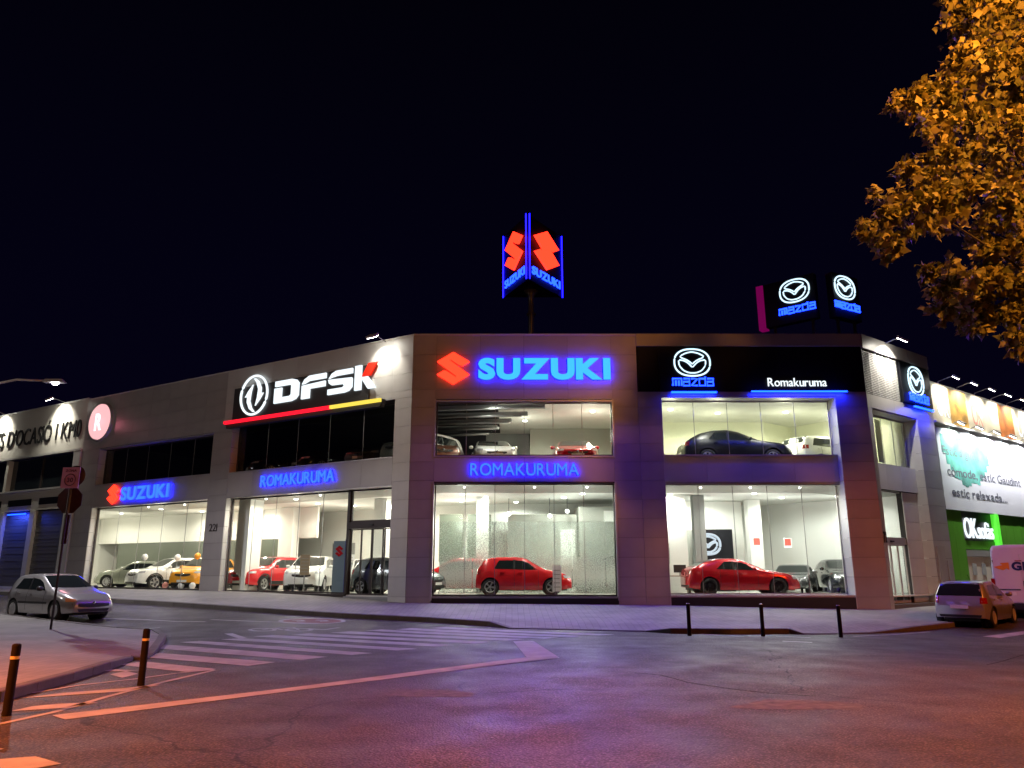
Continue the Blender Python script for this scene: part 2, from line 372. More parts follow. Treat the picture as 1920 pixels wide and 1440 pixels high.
# bicycle lane symbols: red round patch with 30, and a bicycle
def oval(cx, cy_, rx, ry, n=18): return [gp(cx+rx*math.cos(i*math.tau/n), cy_+ry*math.sin(i*math.tau/n)) for i in range(n)]
marking('speed_patch', oval(585, 1165, 62, 5.2), M['redpaint'], mk)
strip_mark('speed_ring', oval(585, 1165, 60, 5.0)+oval(585, 1165, 60, 5.0)[:1], .14, mk, lift=.010)
for px in (558, 602):
    strip_mark('speed_digit', [gp(px-10, 1163.4), gp(px+8, 1163.8), gp(px+12, 1165.2), gp(px-2, 1165.6)], .15, mk, lift=.012)
for cx_ in (492, 560): strip_mark('bicycle_wheel', oval(cx_, 1181.2, 24, 2.4, 14)+oval(cx_, 1181.2, 24, 2.4, 14)[:1], .12, mk)
strip_mark('bicycle_frame', [gp(492, 1181), gp(515, 1178), gp(550, 1177), gp(560, 1181), gp(530, 1181.5), gp(515, 1178)], .10, mk)
strip_mark('direction_mark', [gp(575, 1179), gp(608, 1181), gp(636, 1177)], .16, mk)
# ------------------------------------------------------------------ far pavement, ruled between kerb line and facade
L0 = Vector((-4.0, 29.5)); R0 = Vector((14.2, 29.5)); LA = rad(-31.42); RA = rad(37.5)
ld = Vector((math.cos(LA), math.sin(LA))); rd = Vector((math.cos(RA), math.sin(RA)))
kerb_px = [(180,1128,1),(400,1142,1),(640,1158,1),(800,1166,1),(915,1174,1),(955,1179,.12),(1050,1181,.1),(1210,1184.5,.1),(1258,1188,1),(1370,1189,1),(1480,1188.5,1),(1507,1190,.15),(1570,1189.5,.1),(1640,1188,.2),(1725,1183,1)]
kb = [(gp(x, y), k) for x, y, k in kerb_px]
k0 = kb[0][0]; kd = (kb[1][0]-k0).normalized()
kb = [(k0-ld*32, 1), (k0-ld*14, 1)]+kb
e_ = kb[-1][0]; kb += [(e_+rd*2.0+Vector((.2, .0)), 1), (e_+rd*12, 1), (e_+rd*45, 1)]
fa = []
for q, k in kb:
    if q.x < L0.x-.5:
        s = (q-L0).dot(ld); fa.append(L0+ld*min(s, 0))
    elif q.x < R0.x-3: fa.append(Vector((max(q.x, L0.x), 29.5)))
    else: fa.append(R0+rd*max((q-R0).dot(rd), 0))
# densify
kk = []; ff = []
for i in range(len(kb)-1):
    n = max(1, round((kb[i+1][0]-kb[i][0]).length/1.0))
    for j in range(n):
        t = j/n; kk.append((kb[i][0].lerp(kb[i+1][0], t), kb[i][1]*(1-t)+kb[i+1][1]*t)); ff.append(fa[i].lerp(fa[i+1], t))
kk.append(kb[-1]); ff.append(fa[-1])
NR = 14; KW = .16
b = MB(); vs = []
for (q, k), f in zip(kk, ff):
    d = (f-q); ln = d.length; d.normalize()
    for r in range(NR+1):
        t = KW+(ln-KW+.25)*(r/NR)**1.4; p_ = q+d*t
        vs.append((p_.x, p_.y, RZ(p_.x, p_.y)+.13*(k+(1-k)*ss(0, 1.6, t))))
b.add(vs, [(i*(NR+1)+r, (i+1)*(NR+1)+r, (i+1)*(NR+1)+r+1, i*(NR+1)+r+1) for i in range(len(kk)-1) for r in range(NR)], True)
tag(b.build('pavement', M['paving']), kind='structure')
def kerbline(name, pts, nrm_sign=1):
    root = thing(name, None, None); tag(root, kind='structure')
    for i in range(len(pts)-1):
        (a, ka), (c, kc) = pts[i], pts[i+1]
        t = (c-a); 
        if t.length < .02: continue
        t.normalize(); n = Vector((-t.y, t.x))*nrm_sign; g = t*.006; vs = []
        h0, h1 = .13*ka+.012, .13*kc+.012
        for q, h in ((a+g, h0), (c-g, h1)):
            for s, hh in ((0, -.15), (0, h-.015), (.02, h), (KW+.01, h), (KW+.01, -.15)):
                r = q+n*s; vs.append((r.x, r.y, RZ(r.x, r.y)+hh))
        MB().add(vs, [(k, k+1, k+6, k+5) for k in range(4)]+[(0, 1, 2, 3, 4), (9, 8, 7, 6, 5)]).build('kerb_stone', M['kerb'], root)
    return root
kerbline('far_kerb', kk)
# near-left corner island
isl = [(gp(-260,1352), 1), (gp(-90,1330), 1), (gp(0,1316), 1), (gp(69,1297), 1), (gp(137,1278), 1), (gp(206,1256), 1), (gp(250,1238), .5), (gp(275,1236), .15), (gp(290,1228), .4), (gp(306,1211), 1), (gp(311,1199), 1), (gp(296,1190), 1), (gp(262,1185), .8), (gp(225,1184), .9)]
tl = isl[-1][0]; isl += [(tl-ld*4, 1), (tl-ld*12, 1), (tl-ld*24, 1)]
ik = []
for i in range(len(isl)-1):
    n = max(1, round((isl[i+1][0]-isl[i][0]).length/.9))
    for j in range(n): ik.append((isl[i][0].lerp(isl[i+1][0], j/n), isl[i][1]*(1-j/n)+isl[i+1][1]*j/n))
ik.append(isl[-1])
kerbline('island_kerb', ik)
cen = Vector((-16, 17)); b = MB(); vs = []; NR2 = 12
for q, k in ik:
    d = cen-q; ln = d.length; d.normalize()
    for r in range(NR2+1):
        t = KW+(ln-KW)*(r/NR2)**1.5; p_ = q+d*t; vs.append((p_.x, p_.y, RZ(p_.x, p_.y)+.13*(k+(1-k)*ss(0, 1.2, t))))
b.add(vs, [(i*(NR2+1)+r, (i+1)*(NR2+1)+r, (i+1)*(NR2+1)+r+1, i*(NR2+1)+r+1) for i in range(len(ik)-1) for r in range(NR2)], True)
tag(b.build('corner_pavement', M['paving']), kind='structure')
def SZ(X, Y): return RZ(X, Y)+.13

# ------------------------------------------------------------------ the showroom building
FF = frame(0, 29.5, 0); LF = frame(L0.x, L0.y, LA); RF = frame(R0.x, R0.y, RA)
bld = thing('car_showroom', 'two-storey corner car showroom in grey metal cladding with glazed bays lit from inside', 'building')
TOP = 11.04
def clad(F, x0, x1, z0, z1, nx=1, m=None, y0=-.03, y1=.0, zs=None, name='panel'):
    m = m or M['clad']; g = .008
    if zs is None:
        k0_, k1_ = math.floor(z0/.73)+1, math.ceil(z1/.73)-1
        zs = [z0]+[k*.73 for k in range(k0_, k1_+1) if k*.73-z0 > .2 and z1-k*.73 > .2]+[z1]
    for i in range(nx):
        a = x0+(x1-x0)*i/nx; c = x0+(x1-x0)*(i+1)/nx
        for u, v in zip(zs, zs[1:]): ubox(name, m, bld, F, a+g/2, c-g/2, y0+random.uniform(-.002, .002), y1, u+g/2, v-g/2)
    ubox('wall', M['backing'], bld, F, x0+.002, x1-.002, y1+.001, y1+.22, z0+.002, z1-.002)
def reveal(F, x, ya, yb, z0, z1, m=None, th=.03):
    """side cheek of an opening, panelled"""
    m = m or M['clad_light']; zs = [z0]+[k*.73 for k in range(20) if z0+.2 < k*.73 < z1-.2]+[z1]
    for u, v in zip(zs, zs[1:]): ubox('reveal_panel', m, bld, F, min(x, x+th), max(x, x+th), ya, yb, u+.005, v-.005)
def glazing(F, x0, x1, z0, z1, y, n, lab=None, glass=None, fr=.05, fd=.08, div=.012, xs=None, fm=None):
    wn = thing('window', None, None); wn.parent = bld; wn.matrix_local = F @ Matrix.Translation((0, y, 0))
    if lab: wn['label'] = lab
    fm = fm or M['frame']; b = MB()
    b.box(x0, x1, 0, fd, z1-fr, z1).box(x0, x1, 0, fd, z0, z0+fr).box(x0, x0+fr, 0, fd, z0+fr, z1-fr).box(x1-fr, x1, 0, fd, z0+fr, z1-fr)
    b.build('frame', fm, wn)
    X = xs or [x0+fr+(x1-x0-2*fr)*i/n for i in range(n+1)]
    for a, c in zip(X, X[1:]):
        ubox('pane', glass or M['pane'], wn, None, a+div/2, c-div/2, fd*.45, fd*.45+.004, z0+fr, z1-fr)
    for x in X[1:-1]: ubox('joint', M['steel'], wn, None, x-div/2-.004, x+div/2+.004, fd*.4, fd*.4+.02, z0+fr, z1-fr)
    return wn
# --- front, brand block one (left of centre)
SX0, SX1 = -4.0, 5.05
clad(FF, SX0, -3.06, .35, TOP, 1); clad(FF, 4.02, SX1, .3, TOP, 1)
clad(FF, -3.06, 4.02, 8.36, TOP, 4); clad(FF, -3.06, 4.02, 5.06, 6.02, 4, zs=[5.06, 6.02])
ubox('cornice', M['clad_light'], bld, FF, SX0-.02, SX1, -.07, .25, TOP, TOP+.05)
# bright frame trim round the big openings
for (z0, z1) in ((.6, 5.06), (6.02, 8.36)):
    for x in (-3.1, 4.0): ubox('trim', M['sill'], bld, FF, x, x+.06, -.05, .12, z0, z1)
ubox('trim', M['sill'], bld, FF, -3.04, 4.0, -.05, .14, 8.26, 8.33); ubox('trim', M['sill'], bld, FF, -3.04, 4.0, -.05, .12, 6.03, 6.08)
ubox('trim', M['frame'], bld, FF, -3.04, 4.0, -.045, .12, 5.0, 5.055)
glazing(FF, -3.02, 3.99, 6.09, 8.25, .08, 6, 'upper display window of the middle bay, six panes')
glazing(FF, -3.02, 3.99, .76, 5.0, .10, 6, 'large ground floor display window of the middle bay')
ubox('plinth', M['black'], bld, FF, -3.03, 4.0, .02, .4, .2, .75); ubox('plinth_rail', M['steel'], bld, FF, -3.03, 4.0, -.03, .10, .68, .74)
# --- front, brand block two (right)
MX1 = 14.2
clad(FF, SX1, 5.96, .25, 8.66, 1, M['clad'], y0=-.06); 
clad(FF, 12.95, MX1, .1, 8.66, 1, M['clad'], y0=-.06)
clad(FF, 5.96, 12.95, 8.46, 8.66, 4, zs=[8.46, 8.66], y0=-.06)
clad(FF, SX1, MX1, 10.56, TOP+.05, 5, zs=[10.56, TOP+.05], y0=-.10, m=M['clad'])
for i in range(8): ubox('black_panel', M['blackpanel'], bld, FF, SX1+.05+i*(MX1-SX1-.05)/8+.004, SX1+.05+(i+1)*(MX1-SX1-.05)/8-.004, -.02, .1, 8.67, 10.55)
ubox('wall', M['backing'], bld, FF, SX1+.05, MX1, .101, .3, 8.67, 10.55)
MY = .62
reveal(FF, 12.93, -.06, MY, .3, 8.46, M['clad_light']); reveal(FF, 5.95, -.06, MY, .3, 8.46)
ubox('soffit', M['clad_light'], bld, FF, 5.98, 12.93, -.02, MY, 8.42, 8.46)
clad(FF, 5.98, 12.93, 5.08, 6.12, 4, M['clad_light'], y0=.30, y1=.33, zs=[5.08, 6.12]); ubox('sill', M['sill'], bld, FF, 5.98, 12.93, .24, MY+.1, 6.12, 6.17)
ubox('trim', M['clad_light'], bld, FF, 5.98, 12.93, .34, MY+.1, 5.02, 5.075)
glazing(FF, 5.98, 12.92, 6.18, 8.42, MY, 5, 'bright upper display window of the right bay', fm=M['sill'])
glazing(FF, 5.98, 12.92, .80, 5.02, MY, 5, 'ground floor display window of the right bay', fm=M['sill'])
ubox('sill', M['clad_light'], bld, FF, 5.98, 12.93, -.02, MY+.1, .72, .80); ubox('plinth', M['black'], bld, FF, 5.98, 12.93, -.05, .3, .0, .715)
# --- left wing (x runs negative away from the corner)
WT = 8.46
clad(LF, -.87, -.0, .4, WT, 1, M['clad_light']); clad(LF, -12.1, -10.75, .5, WT, 1, M['clad']); clad(LF, -23.3, -21.6, .5, 8.15, 1, M['clad'])
clad(LF, -2.0, 0, 8.46, TOP, 2, M['clad_light']); clad(LF, -11.4, -2.0, 8.46, TOP, 6, M['clad_light']); clad(LF, -23.3, -11.4, 8.15, TOP, 8, M['clad'])
ubox('cornice', M['clad_light'], bld, LF, -23.3, .03, -.06, .25, TOP, TOP+.05)
clad(LF, -10.75, -.87, 4.98, 6.08, 6, M['clad'], y0=-.03, zs=[4.98, 6.08]); clad(LF, -21.6, -12.1, 4.98, 6.12, 6, M['clad'], zs=[4.98, 6.12])
for (a, c) in ((-10.75, -.87), (-21.6, -12.1)):
    ubox('trim', M['sill'], bld, LF, a, c, -.05, .3, 4.93, 4.975); ubox('trim', M['sill'], bld, LF, a, c, -.045, .3, 6.085 if c > -5 else 6.125, 6.12 if c > -5 else 6.16)
for x, zt in ((-10.75, 8.4), (-21.6, 8.1)): reveal(LF, x-.03, .0, .42, .6, zt, M['clad_light'], .03)
ubox('soffit', M['clad'], bld, LF, -21.6, -12.1, 0, .4, 8.08, 8.14)
glazing(LF, -10.72, -.88, 6.12, 8.42, .35, 5, 'unlit upper window of the left bay', glass=M['panetint'])
glazing(LF, -21.57, -12.1, 6.16, 8.08, .35, 5, 'unlit upper window of the far left bay', glass=M['panetint'])
glazing(LF, -10.72, -3.4, .78, 4.93, .30, 5, 'ground floor window of the left bay', fr=.06)
glazing(LF, -3.28, -.88, 3.62, 4.93, .30, 1, 'clear light above the sliding doors', fr=.06)
glazing(LF, -21.57, -12.1, .80, 4.93, .30, 5, 'ground floor window of the far left bay', fr=.06)
ubox('mullion', M['frame'], bld, LF, -3.40, -3.28, .22, .42, .6, 4.93)
ubox('door_header', M['frame'], bld, LF, -3.28, -.88, .22, .42, 3.35, 3.62)
ubox('plinth', M['frame'], bld, LF, -10.75, -3.3, .15, .5, .3, .775); ubox('plinth', M['frame'], bld, LF, -21.6, -12.1, .15, .5, .3, .795)
def door(F, x0, x1, z0, z1, y, m):
    d = thing('door', None, None); d.parent = bld; d.matrix_local = F @ Matrix.Translation((0, y, 0)); f = .045
    MB().box(x0, x0+f, 0, .05, z0, z1).box(x1-f, x1, 0, .05, z0, z1).box(x0+f, x1-f, 0, .05, z1-f, z1).box(x0+f, x1-f, 0, .05, z0, z0+.09).build('door_frame', m, d)
    ubox('pane', M['doorglass'], d, None, x0+f, x1-f, .02, .028, z0+.09, z1-f); return d
for i in range(4): door(LF, -3.26+i*.595, -3.26+(i+1)*.595-.01, .72, 3.34, .30+(.05 if i in (0, 3) else 0), M['frame'])
ubox('door_sensor', M['black'], bld, LF, -2.15, -1.95, .17, .22, 3.45, 3.52)
ubox('threshold', M['steel'], bld, LF, -3.3, -.87, .1, .5, .55, .70)
# --- right wing
clad(RF, 0, .30, .1, 8.62, 1, M['clad']); clad(RF, 4.15, 5.72, .1, 8.62, 1, M['clad'])
clad(RF, .30, 4.15, 8.05, 8.62, 2, zs=[8.05, 8.62]); clad(RF, 0, 5.72, 10.5, TOP+.05, 3, zs=[10.5, TOP+.05], y0=-.10)
reveal(RF, 4.13, -.03, .62, .3, 8.05, M['clad_light']); ubox('soffit', M['clad_light'], bld, RF, .3, 4.13, 0, .6, 8.0, 8.045)
clad(RF, .3, 4.13, 4.88, 5.92, 3, M['clad_light'], y0=.32, y1=.35, zs=[4.88, 5.92])
glazing(RF, .32, 4.1, 5.95, 8.0, .58, 4, 'upper side window with vertical blinds', fm=M['sill'])
glazing(RF, .32, 3.2, 2.95, 4.86, .50, 1, 'light above the side entrance', fm=M['sill'])
ubox('door_header', M['sill'], bld, RF, .32, 3.2, .45, .65, 2.72, 2.95); ubox('door_sensor', M['black'], bld, RF, 1.5, 1.75, .40, .45, 2.80, 2.86)
for i in range(4): door(RF, .36+i*.6, .36+(i+1)*.6-.01, .45, 2.71, .50, M['clad_light'])
ubox('threshold', M['kerb'], bld, RF, .3, 4.1, -.02, .6, .1, .44)
clad(RF, 2.85, 4.12, .45, 4.86, 1, M['clad_light'], y0=.40, y1=.43)
for i in range(3): ubox('black_panel', M['blackpanel'], bld, RF, 2.9+i*.94+.004, 2.9+(i+1)*.94-.004, -.02, .1, 8.63, 10.49)
# perforated metal screen over the corner
scr = MB(); HX, HZ = .11, .075
n1, n2 = int(2.85/HX), int(1.85/HZ)
for j in range(n2):
    for i in range(n1):
        x = .03+i*HX+(HX/2 if j % 2 else 0); z = 8.64+j*HZ
        scr.add([(x, -.03, z), (x+HX*.78, -.03, z+HZ*.18), (x+HX*.78, -.03, z+HZ*.62), (x, -.03, z+HZ*.44)], [(0, 1, 2, 3)])
o = scr.build('perforated_screen', M['clad_light'], bld, RF, fix=False); o['kind'] = 'stuff'
ubox('wall', M['darkpanel'], bld, RF, 0, 5.72, .101, .3, 8.63, 10.49)
for i in range(6): ubox('screen_post', M['steel'], bld, RF, .02+i*.56, .05+i*.56, -.02, .1, 8.64, 10.48)
# meter cupboards and vents on the side pier
ubox('meter_cupboard', M['clad'], bld, RF, 4.3, 4.95, -.10, -.035, .5, 2.7); ubox('vent_grille', M['sill'], bld, RF, 5.15, 5.6, -.08, -.035, .9, 2.1)
# street numbers
def glyph(ch, h, ex=.01, bold=.0):
    cu = bpy.data.curves.new('glyph', 'FONT'); cu.body = ch; cu.size = 1; cu.extrude = 0; cu.offset = bold; cu.resolution_u = 4
    ob = bpy.data.objects.new('glyph', cu); me = ob.to_mesh(); vs = [tuple(v.co) for v in me.vertices]; fs = [tuple(p.vertices) for p in me.polygons]; ob.to_mesh_clear()
    bpy.data.objects.remove(ob); bpy.data.curves.remove(cu)
    k = h/.729; vs = [(x*k, y*k) for x, y, _ in vs]
    return vs, fs
def letters(text, h, m, parent, depth=.06, y=-.06, xsc=1, bold=.0, gap=.10, width=None, name='letter', edge=None, space=.35, x0=0, z0=0):
    """separate letters standing in the wall plane of the parent (x right, z up), returns total width"""
    gl = []; x = 0
    for ch in text:
        if ch == ' ': x += h*space*xsc; gl.append(None); continue
        vs, fs = glyph(ch, h, bold=bold); mn = min(v[0] for v in vs); mx = max(v[0] for v in vs)
        gl.append((x, mn, vs, fs)); x += (mx-mn)*xsc+h*gap
    tot = x-h*gap; k = (width/tot) if width else 1
    for g in gl:
        if g is None: continue
        gx, mn, vs, fs = g; n = len(vs)
        V = [(x0+(gx+(v[0]-mn)*xsc)*k, 0, v[1]+z0) for v in vs]
        bm = bmesh.new(); me = bpy.data.meshes.new(name); me.from_pydata([(a, y-depth, c) for a, _, c in V], [], fs); bm.from_mesh(me)
        r = bmesh.ops.extrude_face_region(bm, geom=bm.faces[:]); bmesh.ops.translate(bm, verts=[q for q in r['geom'] if isinstance(q, bmesh.types.BMVert)], vec=(0, depth, 0))
        for f in bm.faces: f.normal_update()
        if edge:
            for f in bm.faces: f.material_index = 1 if (abs(f.normal.y) < .5 or f.calc_center_median().y > y-depth*.5) else 0
        bm.to_mesh(me); bm.free(); me.materials.append(m)
        if edge: me.materials.append(edge)
        link(name, me, parent)
    return tot*k
num = thing('street_number', 'dark street number 221 on the pier between the two left bays', 'number', mtx=LF @ Matrix.Translation((-11.75, 0, 3.45))); letters('221', .36, M['frame'], num, .02, -.04, width=.55, bold=.0, name='digit')
num = thing('street_number', 'bronze street number 72 beside the side entrance', 'number', mtx=RF @ Matrix.Translation((.02, 0, 2.75))); letters('72', .42, M['frame'], num, .02, -.04, width=.24, bold=.02, name='digit')
# ------------------------------------------------------------------ interior
nL = Vector((math.sin(-LA), math.cos(LA))); nR = Vector((-math.sin(RA), math.cos(RA))); nF = Vector((0, 1))
LEnd = L0-ld*23.3; REnd = R0+rd*5.7
def ipts(d):
    mL = (nL+nF)/(1+nL.dot(nF)); mR = (nR+nF)/(1+nR.dot(nF)); return [LEnd+nL*d, L0+mL*d, R0+mR*d, REnd+nR*d]
def slab(name, d0, d1, z, m, th=.05, segs=(0, 1, 2)):
    A, B = ipts(d0), ipts(d1)
    for i in segs:
        q = [A[i], A[i+1], B[i+1], B[i]]; vs = [(p.x, p.y, z) for p in q]+[(p.x, p.y, z+th) for p in q]
        MB().add(vs, [(0, 3, 2, 1), (4, 5, 6, 7), (0, 1, 5, 4), (1, 2, 6, 5), (2, 3, 7, 6), (3, 0, 4, 7)]).build(name, m, bld)
DP = 9.4
slab('floor', .25, DP, .70, M['floor'], .05); slab('bulkhead', .35, 3.5, 4.97, M['bulk'], .04); slab('ceiling', 3.5, DP, 4.99, M['white'], .04)  # bulkhead greyer than the ceiling, painting in the unlit zone by the glass
slab('ceiling_slab', .36, DP+.2, 5.04, M['backing'], .5); slab('upper_floor', .36, DP, 5.80, M['ufloor'], .08)
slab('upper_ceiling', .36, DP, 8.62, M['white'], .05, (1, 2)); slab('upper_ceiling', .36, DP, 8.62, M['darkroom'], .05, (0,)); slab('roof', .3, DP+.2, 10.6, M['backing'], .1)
def wallseg(name, p, q, z0, z1, m, th=.12):
    d = (q-p); a = math.atan2(d.y, d.x); return ubox(name, m, bld, frame(p.x, p.y, a), 0, d.length, 0, th, z0, z1)
P = ipts(DP); PS = [('left', P[0], P[1]), ('mid', P[1], P[2]), ('right', P[2], P[3])]
for n_, a, c in PS: wallseg('back_wall', a, c, .7, 5.05, M['white'])
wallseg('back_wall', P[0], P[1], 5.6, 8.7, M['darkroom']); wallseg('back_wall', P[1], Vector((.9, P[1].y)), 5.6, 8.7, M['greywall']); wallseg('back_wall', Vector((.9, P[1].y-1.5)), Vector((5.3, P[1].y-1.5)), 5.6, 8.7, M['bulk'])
U = ipts(6.2)
wallseg('back_wall', Vector((5.3, U[1].y)), U[2], 5.6, 8.7, M['cream']); wallseg('back_wall', U[2], U[3], 5.6, 8.7, M['cream'])
wallseg('partition', Vector((5.3, 29.9)), Vector((5.3, P[1].y)), 5.6, 8.7, M['cream'], .15)
wallseg('end_wall', LEnd+nL*.3, LEnd+nL*1.4, .7, 5.05, M['white'], .15); wallseg('end_wall', REnd+nR*.3, REnd+nR*DP, .4, 5.05, M['white'], .15)
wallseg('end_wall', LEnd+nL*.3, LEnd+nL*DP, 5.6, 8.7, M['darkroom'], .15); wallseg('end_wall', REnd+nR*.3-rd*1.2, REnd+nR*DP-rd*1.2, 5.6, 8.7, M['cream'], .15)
# left bays: inner walls, columns, openings
def LP(x, y): q = L0+ld*x+nL*y; return q
ubox('column', M['white'], bld, LF, -11.35, -10.55, 1.2, 2.0, .75, 4.97); ubox('column', M['white'], bld, LF, -5.5, -4.75, 4.2, 4.9, .75, 4.97)
ubox('glass_partition', M['greenwall'], bld, LF, -28.6, -12.6, 6.0, 6.1, .75, 3.35); ubox('upper_wall', M['white'], bld, LF, -30.9, -11.0, 6.0, 6.12, 3.36, 4.97)
ubox('floor', M['floor'], bld, LF, -31, -23.3, 1.4, DP, .70, .75); ubox('ceiling', M['white'], bld, LF, -31, -23.3, 1.4, DP, 4.97, 5.02)
ubox('end_wall', M['white'], bld, LF, -31.1, -31, 1.4, DP, .7, 5.0); ubox('inner_wall', M['white'], bld, LF, -31, -23.3, 1.3, 1.4, .7, 5.0)
ubox('column', M['white'], bld, LF, -13.3, -12.3, 5.5, 6.0, .75, 4.97)
for x in (-20.5, -17.9, -15.2): ubox('partition_joint', M['clad'], bld, LF, x, x+.04, 5.97, 5.995, .75, 4.97)
for x0, x1 in ((-13.1, -11.4), (-7.6, -6.1)):
    ubox('doorway', M['greywall'], bld, LF, x0, x1, DP-.06, DP-.01, .75, 3.2); ubox('doorway', M['darkroom'], bld, LF, x0+.1, x0+(x1-x0)*.45, DP-.09, DP-.065, .75, 3.1)
ubox('wall_screen', M['carglass'], bld, LF, -3.6, -2.3, DP-.12, DP-.02, 2.6, 3.4)
# middle bay
for q in ((-1.35, 35.2, .55), (8.35, 34.3, .5)): ubox('column', M['white' if q[0] < 0 else 'greywall'], bld, I4, q[0]-q[2]/2, q[0]+q[2]/2, q[1]-q[2]/2, q[1]+q[2]/2, .75, 4.97)
ubox('grey_room', M['bulk'], bld, I4, -.2, 3.1, 36.6, 38.2, .75, 4.3); ubox('grey_room', M['bulk'], bld, I4, 3.14, 6.0, 35.8, 38.2, .75, 4.6)
ubox('doorway', M['white'], bld, I4, 2.3, 3.0, 36.5, 36.58, .75, 3.6)
ubox('wall_unit', M['white'], bld, I4, 4.3, 4.75, 35.6, 35.78, 3.9, 4.4)
for x in (-3.6, -2.2): ubox('glass_cabinet', M['greenwall'], bld, I4, x, x+1.15, 38.0, 38.6, 2.1, 4.4)
# right bay
ubox('poster_wall', M['white'], bld, I4, 5.98, 7.7, 33.8, 33.95, .75, 4.97)
ubox('column', M['white'], bld, I4, 11.2, 11.8, 36.2, 36.8, .75, 4.97); ubox('inner_wall', M['white'], bld, I4, 7.9, 11.2, 37.2, 37.35, .75, 4.97)
for x in (11.95, 13.7): ubox('wall_recess', M['bulk'], bld, RF, x-14.6, x-13.3, DP-.06, DP-.02, .75, 3.6)
# vertical blinds of the side window
for i in range(12): ubox('blind_slat', M['cream'], bld, RF, .55+i*.29, .55+i*.29+.25, 1.5+.02*(i % 2), 1.52+.02*(i % 2), 6.3, 8.2)
# upper middle ceiling beams and ducts (unfinished ceiling to the left)
for i in range(4):
    ubox('ceiling_beam', M['greywall'], bld, frame(-3.6, 31.3+i*1.5, rad(-7)), 0, 5.0-.7*i, 0, .22, 8.28, 8.45)
    b = MB().tube([(-4, 31.9+i*1.5, 8.1), (.4-i*.5, 31.4+i*1.5, 8.1)], .07); b.build('duct', M['steel'], bld)
ubox('ceiling_panel', M['backing'], bld, I4, -3.8, -.6, 30.4, 38, 8.5, 8.55)
# lamps in the ceilings
def downlight(x, y, z, e, col=(1, 1, .93), r=.11, real=True):
    o = MB().lathe([(.0, -.03), (r*.8, -.03), (r, 0), (r, .03)], 12, c=(x, y, z)).build('downlight', M['downlight'], bld)
    if real:
        light('SPOT', o, (x, y, z-.06), e*.95, col, .08, spot=172, blend=.35); light('POINT', o, (x, y, z-1.1), e*.18, col, .3)
def ldown(x, y, *a, **k): q = LP(x, y); downlight(q.x, q.y, *a, **k)
EN = 315; WARM = (1, .93, .80); COOL = (.93, 1, .93)
for x, y in ((-19.5, 2.6), (-15.0, 2.6), (-19.2, 5.0), (-14.6, 4.8), (-24.5, 3.4), (-28.2, 3.6)): ldown(x, y, 4.96, EN, WARM)
for x, y in ((-9.6, 4.6), (-9.0, 6.6), (-8.6, 2.2), (-4.2, 4.4), (-2.6, 7.2), (-6.2, 7.4)): ldown(x, y, 4.96, EN, WARM)
for x, y in ((-2.2, 33.6), (-1.2, 34.9), (-2.5, 36.6), (3.1, 33.3), (2.4, 35.1), (0.2, 37.6)): downlight(x, y, 4.96, EN*.9, COOL)
for x, y in ((7.0, 33.6), (10.6, 33.2), (8.9, 35.9), (12.5, 35.2), (14.8, 34.5)): downlight(x, y, 4.96, EN*1.05, (.97, 1, .94))
for x, y in ((9.3, 33.4), (7.0, 32.6), (12.3, 33.2), (15.0, 33.6)): downlight(x, y, 8.58, EN*.95, (1, 1, .74))
downlight(3.6, 33.0, 8.58, EN*1.2, (1, .98, .8)); downlight(.6, 34.5, 8.45, EN*1.1, (1, .98, .8))
for x, y, z in ((-1.9, 30.3, 4.93), (.9, 30.3, 4.93), (3.0, 30.3, 4.93), (7.6, 30.5, 4.93), (9.6, 30.5, 4.93), (11.6, 30.5, 4.93), (8.2, 30.5, 8.58), (11.0, 30.5, 8.58), (-.8, 30.6, 8.46), (3.0, 31.2, 8.58)): downlight(x, y, z, EN*(.55 if z < 5 else .4), (1, 1, .90), .05)  # downlights added along the glass to brighten the car sides
for x in (-18.5, -15.5, -9.5, -6.0): ldown(x, 1.2, 4.93, EN*.4, WARM, .05)  # same added row behind the left bay windows, brightening the cars
for i, (x, y, z) in enumerate(((-.15, 35.6, 4.25), (1.75, 35.4, 4.15), (2.6, 35.9, 4.4))):
    t = thing('pendant_lamp', ['glass globe pendant lamp hanging nearest the pale column in the middle bay', 'glass globe pendant lamp hanging lowest, above the red hatchback bonnet', 'glass globe pendant lamp hanging rightmost of the three in the middle bay'][i], 'lamp', (x, y, 4.97), 0, 'pendant lamps in the middle bay')
    MB().tube([(0, 0, 0), (0, 0, z-4.97)], .012).build('cable', M['black'], t); MB().lathe([(0, -.1), (.07, -.07), (.1, 0), (.07, .07), (0, .1)], 12, c=(0, 0, z-4.97)).build('globe', M['downlight'], t)

# ------------------------------------------------------------------ neighbour on the left: used-car hall
nb = thing('used_car_hall', 'beige rendered commercial building with roller shutters left of the showroom', 'building', mtx=LF.copy())
X0, X1 = -62, -23.34
def nbx(name, m, *a): return ubox(name, m, nb, None, *a)
nbx('wall', M['beige'], X0, X1, 0, .4, 8.25, 11.1); nbx('parapet_cap', M['clad_light'], X0, X1, -.06, .45, 11.1, 11.18)
nbx('wall', M['beige'], X0, X1, 0, .4, 5.05, 6.25); nbx('ledge', M['clad_light'], X0, X1, -.12, -.002, 8.18, 8.3); nbx('ledge', M['clad_light'], X0, -24.1, -.10, -.002, 6.17, 6.27)
nbx('pilaster', M['clad_light'], -24.0, X1, -.10, .4, .4, 8.17); nbx('pilaster', M['beige'], -24.35, -24.02, -.03, .4, .4, 5.04)
nbx('back_wall', M['darkroom'], X0, X1, 1.0, 1.2, .5, 8.2)
